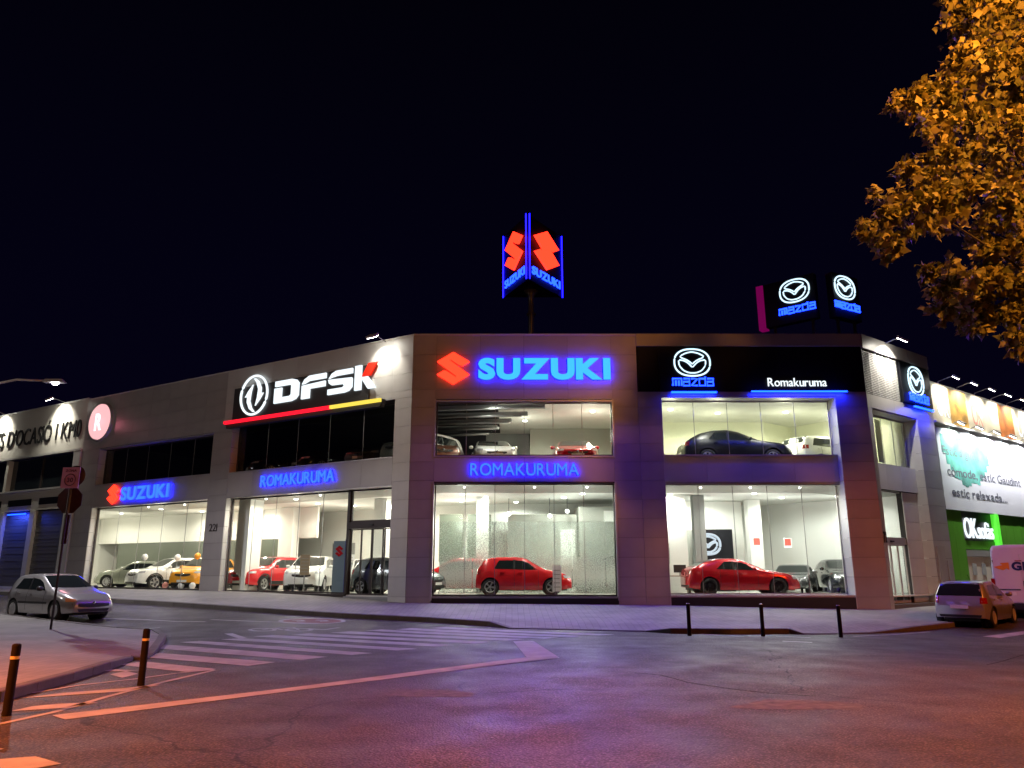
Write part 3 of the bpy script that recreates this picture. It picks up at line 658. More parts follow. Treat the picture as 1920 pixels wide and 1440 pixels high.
for i in range(5):
    a = -24.1-i*7.3; nbx('pilaster', M['beige'], a-7.3, a-7.02, -.04, .4, 6.28, 8.17)
    wn = nbx('window', M['carglass'], a-7.0, a-.02, .22, .26, 6.3, 8.16); 
    nbx('window_frame', M['frame'], a-3.6, a-3.52, .16, .215, 6.3, 8.16)
for i in range(8):
    a = -24.38-i*3.45; nbx('pilaster', M['beige'], a-3.45, a-2.95, -.06, .4, .4, 5.04)
    m = M['shutter']
    for j in range(22): nbx('shutter_slat', m, a-2.93, a, .12+(j % 2)*.012, .16, .6+j*.2, .6+j*.2+.19)
    if i < 3: nbx('vent', M['blackpanel'], a-2.7, a-.1, -.03, -.004, 5.35, 5.72)
bt = thing('added_glow_tube', 'added blue light tube casting the glow on the second roller shutter', 'lamp', mtx=LF @ Matrix.Translation((-29.3, -.02, 4.85)))  # tube added to give the shutter its blue glow, no lamp known there
ubox('tube', M['bluebar'], bt, None, -1.0, 1.0, -.05, 0, 0, .05); light('AREA', bt, (0, -.5, -.05), 60, (.05, .1, 1), 1.8, (rad(20), 0, 0), sy=.1)
vs_ = thing('wall_lettering', 'large dark letters reading VEHICLES D\'OCASIO I KM0 on the beige wall', 'sign', mtx=LF @ Matrix.Translation((-36.6, 0, 9.0)))
letters("VEHICLES D'OCASIÓ I KM0", 1.05, M['black'], vs_, .05, -.02, bold=.0, width=12.9, space=.5)
# ------------------------------------------------------------------ neighbour on the right: sofa shop
ok = thing('sofa_shop', 'long shop building with poster band, pale banner and green cladding right of the showroom', 'building', mtx=RF.copy())
def okb(name, m, *a): return ubox(name, m, ok, None, *a)
M['postera'] = mat('poster_cream', (.50, .46, .36), .6, noise=.25, nscale=1.3); M['posterb'] = mat('poster_gold', (.42, .24, .05), .6, noise=.6, nscale=2.5)
M['posterc'] = mat('poster_orange', (.45, .14, .03), .6, noise=.5, nscale=2.2); M['poster_edge'] = mat('poster_pink', (.6, .25, .22), .6)
M['banner'] = mat('banner_fabric', (.62, .60, .63), .8, noise=.10, nscale=.9, bump=.25, bscale=1.2); M['teal'] = mat('banner_teal_print', (.10, .36, .30), .8, noise=.5, nscale=1.2)
M['green'] = mat('green_cladding', (.085, .28, .02), .4, noise=.1, nscale=1); M['shopcream'] = mat('shop_front_cream', (.55, .50, .42), .6)
M['print'] = mat('banner_print', (.10, .10, .13), .8); M['printgrey'] = mat('banner_photo_print', (.18, .17, .24), .8, noise=.7, nscale=2)
okb('wall', M['clad'], 5.75, 50, .55, .8, .3, 10.0); okb('poster_ledge', M['sill'], 5.75, 50, -.12, .3, 8.1, 8.18); okb('parapet_cap', M['frame'], 5.75, 50, -.02, .3, 9.95, 10.02)
for i in range(20):
    a = 5.8+i*1.85; m = M[('postera', 'posterb', 'postera', 'postera', 'posterc')[i % 5]]
    okb('poster', m, a, a+1.83, .0, .28, 8.19, 9.94)
    if m is M['postera'] and i % 5 in (0, 2):
        g = thing('poster_print', None, None); g.parent = ok; g.location = (a+.5, 0, 8.5)
        letters('OK', 1.1, M['letterwhite'] if i % 5 == 0 else M['poster_edge'], g, .01, -.004, bold=.0, width=1.15)
okb('banner', M['banner'], 5.95, 50, .05, .1, 4.3, 7.95)
b = MB()
for i in range(15): # teal print patch with uneven outline
    x0 = 6.3+i*.33; h = 1.9*math.sin(math.pi*(i+.6)/15.5)**.5; b.box(x0, x0+.33, .0445, .048, 7.6-h*1.05-random.uniform(0, .25), 7.72-random.uniform(0, .15))
o = b.build('banner_patch', M['teal'], ok)
for i, (tx, ww) in enumerate((('Estic a gust,', 4.4), ('còmode, estic Gaudint', 9.6), ('estic relaxada...', 7.0))):
    g = thing('banner_text', None, None); g.parent = ok; g.location = (6.35+.2*i, 0, 6.75-i*.92); letters(tx, .42, M['print'], g, .003, .043, width=ww*.86, bold=.01)
b = MB()
for (cx_, cz_, r) in ((16.2, 5.6, .5), (17.3, 5.9, .45), (18.0, 5.0, .6), (15.6, 4.8, .35)):
    b.prism([(cx_+r*math.cos(k*math.tau/14)*(.8+.3*math.sin(k*2.3)), cz_+r*math.sin(k*math.tau/14)*(1+.3*math.cos(k*1.7))) for k in range(14)], .036, .044)
b.build('banner_figures', M['printgrey'], ok)
for x0, x1, z0 in ((5.76, 7.55, .5), (11.3, 50, 2.6)):
    n = max(1, round((x1-x0)/.95))
    for i in range(n): okb('green_panel', M['green'], x0+(x1-x0)*i/n+.006, x0+(x1-x0)*(i+1)/n-.006, .12, .28, z0, 4.29)
okb('lit_edge', M['greenlit'], 10.95, 11.3, .0, .28, 2.55, 4.28)
okb('sign_back', M['darkpanel'], 7.56, 10.94, .22, .3, 2.6, 4.28); okb('sign_foot', M['green'], 7.56, 10.94, .19, .215, 2.62, 3.0)
for i in range(10): okb('shop_front', M['shopcream'], 7.58+i*1.9, 7.58+(i+1)*1.9-.05, .2, .3, .3, 2.3)
okb('lintel', M['clad'], 7.56, 11.3, .15, .3, 2.31, 2.58); okb('lintel', M['clad'], 11.31, 50, .15, .3, 2.31, 2.58)
for i in range(4):
    g = okb('shop_window', M['greywall'], 8.1+i*1.0, 8.5+i*1.0, .17, .199, 1.5, 2.0)
g = thing('shop_sign', 'white OKsofàs letters in the recess of the green shop front', 'sign', mtx=RF @ Matrix.Translation((7.80, .20, 3.12)))
letters('OK', .95, M['letterwhite'], g, .06, 0, bold=.0, width=1.35, gap=.10); letters('sofàs', .80, M['letterwhite'], g, .06, 0, bold=.0, width=1.65, gap=.05, x0=1.42)

# ------------------------------------------------------------------ floodlights and street lamps
def floodlight(label, F, x, z, out, energy, col=(1, .96, .84), group='floodlights along the roof edges', spot=110, head=.28, gm=None):
    """bracket over the parapet, head held out from the wall and turned back onto it"""
    t = thing('floodlight', label, 'floodlight', mtx=F @ Matrix.Translation((x, 0, z)), group=group)
    MB().tube([(0, .1, -.35), (0, .05, 0), (0, -out*.6, .12), (0, -out, .08)], .022, 6).build('bracket', M['steel'], t)
    R_ = Matrix.Translation((0, -out, .05)) @ Matrix.Rotation(rad(38), 4, 'X')
    o = MB().box(-head/2, head/2, -.13, .13, -.03, .06).build('housing', M['clad'], t, R_)
    g = MB().box(-head/2+.02, head/2-.02, -.11, .11, -.045, -.031).build('lens', gm or M['flood'], o)
    l_ = light('SPOT', t, (0, -out, -.02), energy, col, .06, spot=spot, blend=.7); aim(l_, (0, .75, -1)); return t
floodlight('floodlight on a bracket above the red K of the roof sign', LF, -1.5, 10.98, .85, 480, head=.5, spot=95)
floodlight('floodlight on a bracket above the perforated corner screen', RF, 1.9, 10.98, .85, 2200, head=.5)
for i, x in enumerate((-25.9, -32.6, -39.5)): floodlight(['floodlight lighting KM0 at the right end of the wall letters', 'floodlight lighting the middle of the wall letters', 'floodlight lighting the start of the wall letters'][i], LF, x, 11.2, .9, 1100, head=.45)
for i in range(9):
    x = 6.9+i*1.95; floodlight(['first', 'second', 'third', 'fourth', 'fifth', 'sixth', 'seventh', 'eighth', 'ninth'][i]+' floodlight over the poster band counted from the showroom', RF, x, 10.15, .75, (700, 550, 500, 500, 500, 500, 500, 500, 500)[i], (1, .93, .8), 'floodlights over the poster band', 120, .3)
for i in range(6):
    x = 7.4+i*1.95; floodlight(['first', 'second', 'third', 'fourth', 'fifth', 'sixth'][i]+' floodlight over the pale banner counted from the showroom', RF, x, 8.15, .5, 1300 if i else 900, (.88, .93, 1) if i else (.8, 1, .9), 'floodlights over the pale banner', 135, .3)
def street_lamp(label, x, y, h, ang, arm, energy, col, glow, radius=.1, sz=None, grp='street lamps', kind='SPOT', cone=165):
    z = SZ(x, y) if sz is None else sz
    t = thing('street_lamp', label, 'street lamp', (x, y, z), ang, grp)
    MB().tube([(0, 0, 0), (0, 0, 1.2), (0, 0, h*.6), (0, 0, h-.8)], [.11, .10, .08, .06], 10).build('pole', M['steel'], t)
    MB().tube([(0, 0, h-.85), (.15, 0, h-.35), (.6, 0, h-.05), (1.2, 0, h+.08), (arm-.3, 0, h+.04)], [.055, .05, .045, .04, .035], 8).build('arm', M['clad_light'], t)
    hd = MB().add([(arm-.4, -.12, h-.03), (arm-.4, .12, h-.03), (arm+.35, .14, h-.03), (arm+.35, -.14, h-.03), (arm-.35, -.08, h+.09), (arm-.35, .08, h+.09), (arm+.25, .09, h+.09), (arm+.25, -.09, h+.09)], [(0, 1, 2, 3), (7, 6, 5, 4), (0, 4, 5, 1), (1, 5, 6, 2), (2, 6, 7, 3), (3, 7, 4, 0)]).build('head', M['clad'], t)
    MB().lathe([(0, -.11), (.08, -.10), (.12, -.05), (.13, -.031)], 12, c=(arm, 0, h)).build('lamp_glass', glow, hd)
    light(kind, t, (arm, 0, h-.25), energy, col, radius, spot=cone, blend=.5, rot=(0, 0, 0)); return t
SOD = (1, .215, .028)
street_lamp('white street lamp on a curved arm above the used-car hall', -18.95, 26.2, 7.9, 0, 2.6, 2300, (.93, .90, 1), M['led'])
street_lamp('white street lamp down the left street in front of the used-car hall', -29, 20, 10.5, rad(20), 2, 1150, (1, .93, .86), M['led'], kind='POINT')
street_lamp('sodium street lamp beside the viewer on the left', -14.5, 4.5, 8, rad(0), 2.4, 18500, SOD, M['sodium'], .2, cone=134)
street_lamp('sodium street lamp at the right kerb beyond the tree', 21.5, 15.5, 8.5, rad(165), 2.6, 3600, SOD, M['sodium'], .2)
street_lamp('sodium street lamp behind the viewer on the right', 9.6, 2.2, 9.3, rad(165), 2.4, 14500, SOD, M['sodium'], .2, cone=132)
street_lamp('sodium street lamp standing close in front of the tree', 10.4, 7.4, 10.6, rad(175), 2.4, 3500, (1, .36, .05), M['sodium'], .15, kind='POINT')

# ------------------------------------------------------------------ signs
def emblem_s(name, parent, x, z, w_, h_, m, edge=None, y0=-.16, y1=-.06, shear=0):
    half = [(0, 30), (50, 0), (100, 30), (78, 43), (66, 38), (40, 21), (41, 27), (100, 70)]
    poly = half+[(50, 100), (0, 70), (22, 57), (34, 62), (60, 79), (59, 73)]
    pl = [(x+px/100*w_, z+(100-py)/100*h_) for px, py in poly]
    return MB().prism(pl, y0, y1).build(name, m, parent)
sg = thing('roof_sign', 'large red emblem and light blue SUZUKI letters on the upper wall of the middle block', 'sign', mtx=FF @ Matrix.Translation((0, 0, 0)))
emblem_s('emblem', sg, -3.02, 8.95, 1.30, 1.34, M['neonred'])
letters('SUZUKI', .82, M['neoncyan'], sg, .10, -.08, xsc=1.5, bold=.055, gap=.07, width=5.32, edge=M['bluehalo'], x0=-1.36, z0=9.20)
light('AREA', sg, (1.3, -1.1, 9.4), 1250, (.20, .03, 1), 5, (rad(-60), 0, 0), sy=.8); light('AREA', sg, (-2.4, -.9, 9.6), 45, (1, .08, .05), 1, (rad(-70), 0, 0))
s2 = thing('name_sign', 'blue ROMAKURUMA letters between the floors of the middle block', 'sign', mtx=FF.copy())
letters('ROMAKURUMA', .50, M['neonblue'], s2, .07, -.07, bold=.0, gap=.12, width=4.24, edge=M['bluehalo'], x0=-1.63, z0=5.30)
s3 = thing('name_sign', 'blue ROMAKURUMA letters between the floors of the left bay', 'sign', mtx=LF.copy())
letters('ROMAKURUMA', .52, M['neonblue'], s3, .07, -.07, bold=.0, gap=.12, width=4.45, edge=M['bluehalo'], x0=-8.40, z0=5.32)
s4 = thing('small_brand_sign', 'small red emblem and blue SUZUKI letters above the far left bay', 'sign', mtx=LF.copy())
emblem_s('emblem', s4, -20.15, 5.05, .95, 1.0, M['neonred'])
letters('SUZUKI', .66, M['neonblue'], s4, .08, -.07, bold=.03, gap=.10, width=3.95, edge=M['bluehalo'], x0=-18.95, z0=5.22)
s5 = thing('illuminated_sign', 'white DFSK letters and ring emblem over a red and yellow light bar', 'sign', mtx=LF.copy())
ubox('backboard', M['darkpanel'], s5, None, -10.75, -2.25, -.11, -.04, 8.52, 10.1)
def poly_letter(polys, x, z, h, wd, m, name='letter'):
    b = MB()
    for pl in polys: b.prism([(x+px*wd, z+pz*h) for px, pz in pl], -.19, -.115)
    return b.build(name, m, s5)
Wm = M['letterwhite']; zb = 9.05; hh = 1.02
poly_letter([[(.02, 1), (.72, 1), (.90, .93), (1, .78), (1, .22), (.90, .07), (.72, 0), (0, 0), (0, .68), (.30, .68), (.30, .24), (.64, .24), (.70, .30), (.70, .70), (.64, .76), (.02, .76)]], -7.9, zb, hh, 1.55, Wm)
poly_letter([[(.0, .66), (.10, .86), (.30, 1), (1, 1), (1, .77), (.30, .77), (.12, .68)], [(0, 0), (0, .60), (.98, .66), (.98, .42), (.34, .42), (.34, 0)]], -6.15, zb, hh, 1.45, Wm)
poly_letter([[(.02, .70), (.14, .9), (.32, 1), (1, 1), (1, .78), (.36, .78), (.14, .74)], [(.0, .66), (.98, .60), (1, .5), (1, .2), (.88, .05), (.7, 0), (0, 0), (0, .23), (.62, .23), (.68, .30), (.62, .38), (.15, .40), (.04, .50)]], -4.55, zb, hh, 1.40, Wm)
poly_letter([[(0, 0), (0, 1.05), (1, 1.05), (1, 0)]], -3.0, zb, hh, .36, Wm)
poly_letter([[(0, .50), (.42, .50), (1, 0), (.45, 0), (0, .42)]], -2.60, zb, hh*1.05, .78, Wm, 'letter_leg')
poly_letter([[(0, .56), (.45, 1.08), (1.1, 1.08), (.62, .54)]], -2.60, zb, hh, .75, M['redsolid'], 'letter_arm')
cx_, cz_ = -9.28, 9.62
MB().tube([(cx_+.90*math.cos(k*math.tau/40), -.17, cz_+.92*math.sin(k*math.tau/40)) for k in range(40)], .055, 8, True).build('emblem_ring', M['letterwhite'], s5)
def swallow(sgn):
    out = [(-.62, -.05), (-.42, .22), (-.12, .52), (-.22, .15), (-.26, -.25), (-.10, -.60), (.10, -.80), (-.02, -.80), (-.28, -.62), (-.46, -.30), (-.46, -.02)]
    pl = [(cx_+sgn*px*1.0, cz_+sgn*pz*1.0) for px, pz in out]; MB().prism(pl, -.18, -.12).build('emblem_wing', M['letterwhite'], s5)
swallow(1); swallow(-1)
MB().box(-10.95, -4.16, -.42, -.30, 8.36, 8.50).build('red_bar', M['redbar'], s5); MB().box(-4.14, -1.35, -.42, -.30, 8.36, 8.50).build('yellow_bar', M['yellowbar'], s5)
MB().box(-10.95, -1.35, -.299, -.04, 8.30, 8.50).box(-10.9, -1.4, -.30, -.04, 8.18, 8.299).build('bar_housing', M['darkpanel'], s5)
light('AREA', s5, (-6.2, -.9, 9.5), 30, (.85, .93, 1), 5, (rad(-75), 0, 0), sy=.8); light('AREA', s5, (-7.5, -.5, 8.4), 14, (1, .02, .04), 6, (rad(-50), 0, 0), sy=.1)
s6 = thing('round_sign', 'glowing pink round sign with a white R beside the wall letters', 'sign', mtx=LF @ Matrix.Translation((-21.75, 0, 9.62)))
MB().lathe([(0, -.22), (.93, -.22), (.98, -.20), (.98, -.04)], 32, 'y').build('disc', M['pinkdisc'], s6); MB().lathe([(1.0, -.16), (1.10, -.16), (1.10, -.03)], 32, 'y').build('rim', M['clad'], s6)
letters('R', .95, M['letterwhite'], s6, .02, -.225, bold=.03, x0=-.32, z0=-.47, width=.66)
light('POINT', s6, (0, -.5, 0), 30, (1, .25, .35), .3)
# winged ring logo drawn with tubes
def wing_logo(parent, cx, cz, a, b_, y=-.12, r=.035, m=None, fill=None):
    m = m or M['neonwhite']
    sup = lambda k, aa, bb: (cx+aa*abs(math.cos(k))**.85*(1 if math.cos(k) > 0 else -1), y, cz+bb*abs(math.sin(k))**.85*(1 if math.sin(k) > 0 else -1))
    MB().tube([sup((k+.5)*math.tau/48, a, b_) for k in range(48)], r, 8, True).build('logo_ring', m, parent)
    up = [(-.66, .48), (-.35, .70), (0, .80), (.35, .70), (.66, .48), (.62, .36), (.32, .20), (.12, .03), (0, -.13), (-.12, .03), (-.32, .20), (-.62, .36)]
    lo = [(-.76, .20), (-.45, .14), (-.22, -.05), (0, -.38), (.22, -.05), (.45, .14), (.76, .20), (.74, -.22), (.52, -.60), (.2, -.78), (-.2, -.78), (-.52, -.60), (-.74, -.22)]
    for nme, pl in (('logo_crown', up), ('logo_cup', lo)):
        P_ = [Vector((cx+px*a, y, cz+pz*b_)) for px, pz in pl]; Q = []
        for i in range(len(P_)): Q += [P_[i]*.8+P_[(i+1) % len(P_)]*.2, P_[i]*.2+P_[(i+1) % len(P_)]*.8]
        MB().tube(Q, r*.85, 6, True).build(nme, m, parent)
def outline_word(word, h, width, x0, z0, parent, m, r=.012, y=-.12):
    st = {'m': [[(0, 0), (0, 1), (1.3, 1), (1.3, 0)], [(.45, 0), (.45, .75)], [(.9, 0), (.9, .75)]], 'a': [[(.05, 1), (.9, 1), (.9, 0), (0, 0), (0, .55), (.9, .55)]],
          'z': [[(0, 1), (.9, 1), (0, 0), (.9, 0)]], 'd': [[(.9, 1.3), (.9, 0), (0, 0), (0, 1), (.9, 1)]]}
    ws = [1.3 if c == 'm' else .9 for c in word]; tot = sum(ws)+.28*(len(word)-1); k = width/tot; x = x0
    for c, w0 in zip(word, ws):
        b = MB()
        for s_ in st[c]:
            P_ = [(x+px*k, y, z0+pz*h) for px, pz in s_]; b.tube(P_, r, 5)
        b.build('letter', m, parent); x += (w0+.28)*k
s7 = thing('brand_sign', 'winged oval logo over a blue mazda wordmark on the black front band', 'sign', mtx=FF.copy())
ubox('backboard', M['blackpanel'], s7, None, 5.95, 8.75, -.08, -.03, 8.68, 10.54)
wing_logo(s7, 7.28, 9.86, .72, .56); outline_word('mazda', .28, 1.62, 6.46, 8.90, s7, M['neonblue'], .042); ubox('light_bar', M['bluebar'], s7, None, 6.35, 8.15, -.30, -.22, 8.56, 8.62)
light('AREA', s7, (7.25, -.26, 8.54), 45, (.008, .012, 1), 1.8, (rad(6), 0, 0), sy=.05)
s8 = thing('name_sign', 'white Romakuruma letters above a long blue light bar', 'sign', mtx=FF.copy())
letters('Romakuruma', .36, M['letterwhite'], s8, .05, -.06, bold=.0, width=2.36, x0=10.28, z0=8.88); ubox('light_bar', M['bluebar'], s8, None, 9.54, 13.35, -.30, -.24, 8.60, 8.65)
light('AREA', s8, (11.45, -.26, 8.58), 90, (.008, .012, 1), 3.8, (rad(6), 0, 0), sy=.05)
light('AREA', s8, (10.5, -1.2, 8.9), 80, (.05, .04, 1), 4, (rad(-50), 0, 0), sy=.5)
s9 = thing('side_sign', 'winged oval logo and blue wordmark on the side wall past the corner screen', 'sign', mtx=RF.copy())
ubox('backboard', M['blackpanel'], s9, None, 3.0, 5.68, -.10, -.03, 8.66, 10.46); wing_logo(s9, 4.2, 9.72, .68, .62, -.16); outline_word('mazda', .30, 1.62, 3.5, 8.80, s9, M['neonblue'], .05, -.16)
ubox('light_bar', M['bluebar'], s9, None, 3.5, 5.2, -.32, -.24, 8.46, 8.52); light('AREA', s9, (4.35, -.28, 8.42), 90, (.008, .012, 1), 1.6, (rad(6), 0, 0), sy=.05)
# --- rooftop pylon with three-sided box
py_ = thing('rooftop_pylon', 'three-sided dark rooftop box with red emblems and blue edge tubes on a pole', 'sign', (.98, 36.75, 10.7))
tri = [Vector((.8, 35.0)), Vector((2.62, 37.6)), Vector((-.42, 37.6))]; zb_, zt_ = 15.7, 19.2
lp = [(p.x-.98, p.y-36.75) for p in tri]; z0, z1 = zb_-10.7, zt_-10.7
MB().add([(x, y, z) for z in (z0, z1) for x, y in lp], [(0, 2, 1), (3, 4, 5), (0, 1, 4, 3), (1, 2, 5, 4), (2, 0, 3, 5)]).build('box', M['blackpanel'], py_)
MB().tube([(0, 0, -.2), (0, 0, 4.2), (0, 0, 4.75), (0, 0, 5.0)], [.15, .15, .16, .42], 12).lathe([(.16, 3.7), (.24, 3.7), (.24, 3.8), (.16, 3.8)], 12).build('pole', M['frame'], py_)
for (x, y) in lp:
    c_ = Vector((x, y)); n_ = c_.normalized(); tn = Vector((-n_.y, n_.x))
    for sd in ((-.09, .09) if y < -1 else (0,)):
        q = c_+n_*.06+tn*sd; MB().tube([(q.x, q.y, z0), (q.x, q.y, z1)], .028, 8).build('edge_tube', M['violetbar'], py_)
def pface(a, b_):
    a = Vector(a); b_ = Vector(b_); d = (b_-a).normalized(); ang = math.atan2(d.y, d.x)
    e_ = bpy.data.objects.new('face_sign', None); COL.objects.link(e_); e_.parent = py_; e_.matrix_local = Matrix.Translation((a.x, a.y, 0)) @ Matrix.Rotation(ang, 4, 'Z'); L_ = (b_-a).length
    emblem_s('emblem', e_, .42, z0+.98, L_-.84, 2.15, M['neonred'], y0=-.16, y1=-.06)
    letters('SUZUKI', .42, M['neonblue'], e_, .05, -.05, xsc=1.2, bold=.02, width=L_-.5, x0=.25, z0=z0+.38)
pface(lp[0], lp[1]); pface(lp[2], lp[0])
light('AREA', py_, (-.05, -3.0, 5.9), 220, (.2, .04, 1), 2, (rad(-50), 0, 0))
# --- rooftop boxes of the right block
for k_, (a, c, lb) in enumerate((((12.35, 34.9), (14.2, 33.27), 'left rooftop panel with tilted winged logo, blue wordmark and an end painted with magenta glow'), ((15.0, 33.14), (16.6, 34.02), 'right rooftop panel with narrow winged logo and blue wordmark'))):
    a = Vector(a); c = Vector(c); d = c-a; L_ = d.length; g = thing('rooftop_sign', lb, 'rooftop sign', mtx=frame(a.x, a.y, math.atan2(d.y, d.x), 10.7), group='rooftop panels of the right block')
    ubox('panel_box', M['blackpanel'], g, None, 0, L_, 0, .35, 2.42, 4.62); wing_logo(g, (1.52 if k_ == 0 else .78), 3.95, .70, .56, -.05, .038); outline_word('mazda', .28, 1.7, (1.52 if k_ == 0 else .78)-.8, 2.88, g, M['neonblue'], .05, -.05)
    for x in (.35, L_-.3): MB().tube([(x, .2, -.2), (x, .2, 2.42)], .07, 8).build('post', M['frame'], g)
    light('AREA', g, (L_/2, -.8, 3.1), 60, (.05, .08, 1), 1.6, (rad(-60), 0, 0))
    if k_ == 0:
        M['magenta'] = emit('painted_magenta_glow', (1, .0, .42), .14)  # emission imitates the red pylon glow falling on this panel end
        ubox('painted_glow_end', M['magenta'], g, None, -.36, -.01, -.02, .37, 2.35, 4.62)
# ------------------------------------------------------------------ cars
def interp(pts, x):
    if x <= pts[0][0]: return pts[0][1]
    for (a, u), (c, v) in zip(pts, pts[1:]):
        if x <= c: return u+(v-u)*(x-a)/(c-a)
    return pts[-1][1]
def smooth(pts, x, r=.10, n=9): return sum(interp(pts, x+r*(2*i/(n-1)-1)) for i in range(n))/n
WHEELS = {}
def wheel_meshes(R, wd, style):
    k = (round(R, 3), wd, style)
    if k in WHEELS: return WHEELS[k]
    t = MB().lathe([(R*.66, -wd/2+.01), (R*.90, -wd/2), (R*.98, -wd/2+.03), (R, 0), (R*.98, wd/2-.03), (R*.90, wd/2), (R*.66, wd/2-.01), (R*.60, 0)], 28, 'y')
    to = t.build('tyre', M['rubber']); tm = to.data; bpy.data.objects.remove(to)
    r = MB(); r.lathe([(R*.70, .0), (R*.69, wd/2-.012), (R*.64, wd/2-.004), (R*.61, wd/2-.03), (R*.60, -.02)], 28, 'y')
    n = {'five': 5, 'ten': 10, 'multi': 7, 'cap': 9}[style]; sw = {'five': .085, 'ten': .035, 'multi': .05, 'cap': .09}[style]*R/.32
    for i in range(n):
        a = i*math.tau/n; ca, sa = math.cos(a), math.sin(a)
        for da in ((0,) if style != 'five' else (-.10, .10)):
            c2, s2_ = math.cos(a+da), math.sin(a+da); w2 = sw/(2 if style == 'five' else 1)
            q = [(R*.10*ca-w2*.6*s2_, R*.10*sa+w2*.6*c2), (R*.10*ca+w2*.6*s2_, R*.10*sa-w2*.6*c2), (R*.64*c2+w2*.5*s2_, R*.64*s2_-w2*.5*c2), (R*.64*c2-w2*.5*s2_, R*.64*s2_+w2*.5*c2)]
            r.add([(x, wd/2-.045, z) for x, z in q]+[(x, wd/2-.02, z) for x, z in q], [(0, 1, 2, 3), (4, 5, 6, 7), (0, 4, 5, 1), (1, 5, 6, 2), (2, 6, 7, 3), (3, 7, 4, 0)])
    r.lathe([(0, wd/2-.01), (R*.12, wd/2-.012), (R*.16, wd/2-.04)], 14, 'y')
    ro = r.build('rim', M['rim']); rm = ro.data; bpy.data.objects.remove(ro)
    dk = MB().lathe([(0, wd/2-.085), (R*.62, wd/2-.085), (R*.62, wd/2-.095)], 20, 'y').build('brake', M['black']); dm = dk.data; bpy.data.objects.remove(dk)
    WHEELS[k] = (tm, rm, dm); return WHEELS[k]
SHAPES = {
 'swift': dict(L=3.84, W=1.72, H=1.50, wb=2.45, fo=.80, R=.315, top=[(0,.55),(.05,.70),(.35,.86),(1.05,1.00),(1.35,1.16),(1.85,1.44),(2.2,1.49),(3.0,1.48),(3.45,1.42),(3.62,1.22),(3.74,1.00),(3.80,.86),(3.84,.6)],
    belt=[(0,.56),(.3,.76),(1.0,.93),(3.84,1.0)], cab=(1.10,2.0,3.30,3.72), side=(1.45,3.10), bp=2.28, cs=.20),
 'sporthatch': dict(L=4.46, W=1.80, H=1.44, wb=2.73, fo=.93, R=.335, top=[(0,.50),(.06,.68),(.5,.85),(1.35,.97),(1.65,1.10),(2.3,1.38),(2.7,1.43),(3.2,1.41),(3.75,1.30),(4.15,1.12),(4.38,.98),(4.44,.8),(4.46,.6)],
    belt=[(0,.51),(.4,.74),(1.3,.90),(3.0,.96),(4.46,1.0)], cab=(1.42,2.45,3.35,4.22), side=(1.85,3.35), bp=2.66, cs=.34),
 'suv': dict(L=4.20, W=1.80, H=1.62, wb=2.50, fo=.84, R=.345, top=[(0,.60),(.05,.86),(.30,1.00),(1.10,1.08),(1.35,1.22),(1.95,1.56),(2.3,1.61),(3.3,1.60),(3.85,1.54),(4.05,1.25),(4.14,1.02),(4.20,.7)],
    belt=[(0,.61),(.2,.90),(1.0,1.02),(4.20,1.06)], cab=(1.15,2.08,3.7,4.10), side=(1.55,3.72), bp=2.42, cs=.22),
 'coupesuv': dict(L=4.55, W=1.84, H=1.60, wb=2.70, fo=.90, R=.355, top=[(0,.58),(.05,.82),(.4,.98),(1.3,1.08),(1.6,1.2),(2.25,1.50),(2.7,1.58),(3.3,1.55),(3.85,1.42),(4.25,1.20),(4.45,1.05),(4.52,.9),(4.55,.7)],
    belt=[(0,.59),(.3,.88),(1.2,1.02),(3.2,1.08),(4.55,1.12)], cab=(1.35,2.40,3.35,4.25), side=(1.8,3.55), bp=2.70, cs=.30),
 'peu': dict(L=3.83, W=1.65, H=1.43, wb=2.44, fo=.76, R=.30, top=[(0,.50),(.06,.64),(.45,.80),(1.10,.93),(1.35,1.05),(2.0,1.37),(2.3,1.42),(3.0,1.41),(3.42,1.34),(3.62,1.12),(3.74,.92),(3.83,.6)],
    belt=[(0,.51),(.4,.70),(1.1,.86),(3.83,.92)], cab=(1.14,2.10,3.2,3.70), side=(1.52,3.28), bp=2.42, cs=.26),
 'clio': dict(L=3.80, W=1.64, H=1.42, wb=2.47, fo=.72, R=.30, top=[(0,.52),(.06,.68),(.45,.84),(1.0,.95),(1.25,1.06),(1.85,1.36),(2.2,1.42),(3.0,1.41),(3.40,1.36),(3.58,1.16),(3.68,.96),(3.74,.85),(3.80,.6)],
    belt=[(0,.53),(.4,.74),(1.0,.88),(3.80,.95)], cab=(1.04,1.95,3.28,3.74), side=(1.42,3.22), bp=2.3, cs=.24),
 'roadster': dict(L=3.92, W=1.73, H=1.23, wb=2.31, fo=.82, R=.31, top=[(0,.48),(.06,.60),(.5,.74),(1.45,.82),(1.65,.90),(2.15,1.18),(2.35,1.22),(2.8,1.18),(3.1,.95),(3.7,.90),(3.88,.8),(3.92,.6)],
    belt=[(0,.49),(.4,.66),(1.4,.78),(3.92,.86)], cab=(1.50,2.2,2.6,3.05), side=(1.85,2.8), bp=2.5, cs=.15),
 'sedan': dict(L=4.5, W=1.80, H=1.46, wb=2.65, fo=.90, R=.33, top=[(0,.52),(.06,.70),(.45,.88),(1.25,.99),(1.55,1.12),(2.2,1.42),(2.6,1.46),(3.3,1.44),(3.85,1.30),(4.2,1.12),(4.42,1.0),(4.5,.65)],
    belt=[(0,.53),(.4,.76),(1.2,.92),(4.5,1.0)], cab=(1.30,2.35,3.4,4.1), side=(1.75,3.75), bp=2.6, cs=.30)}
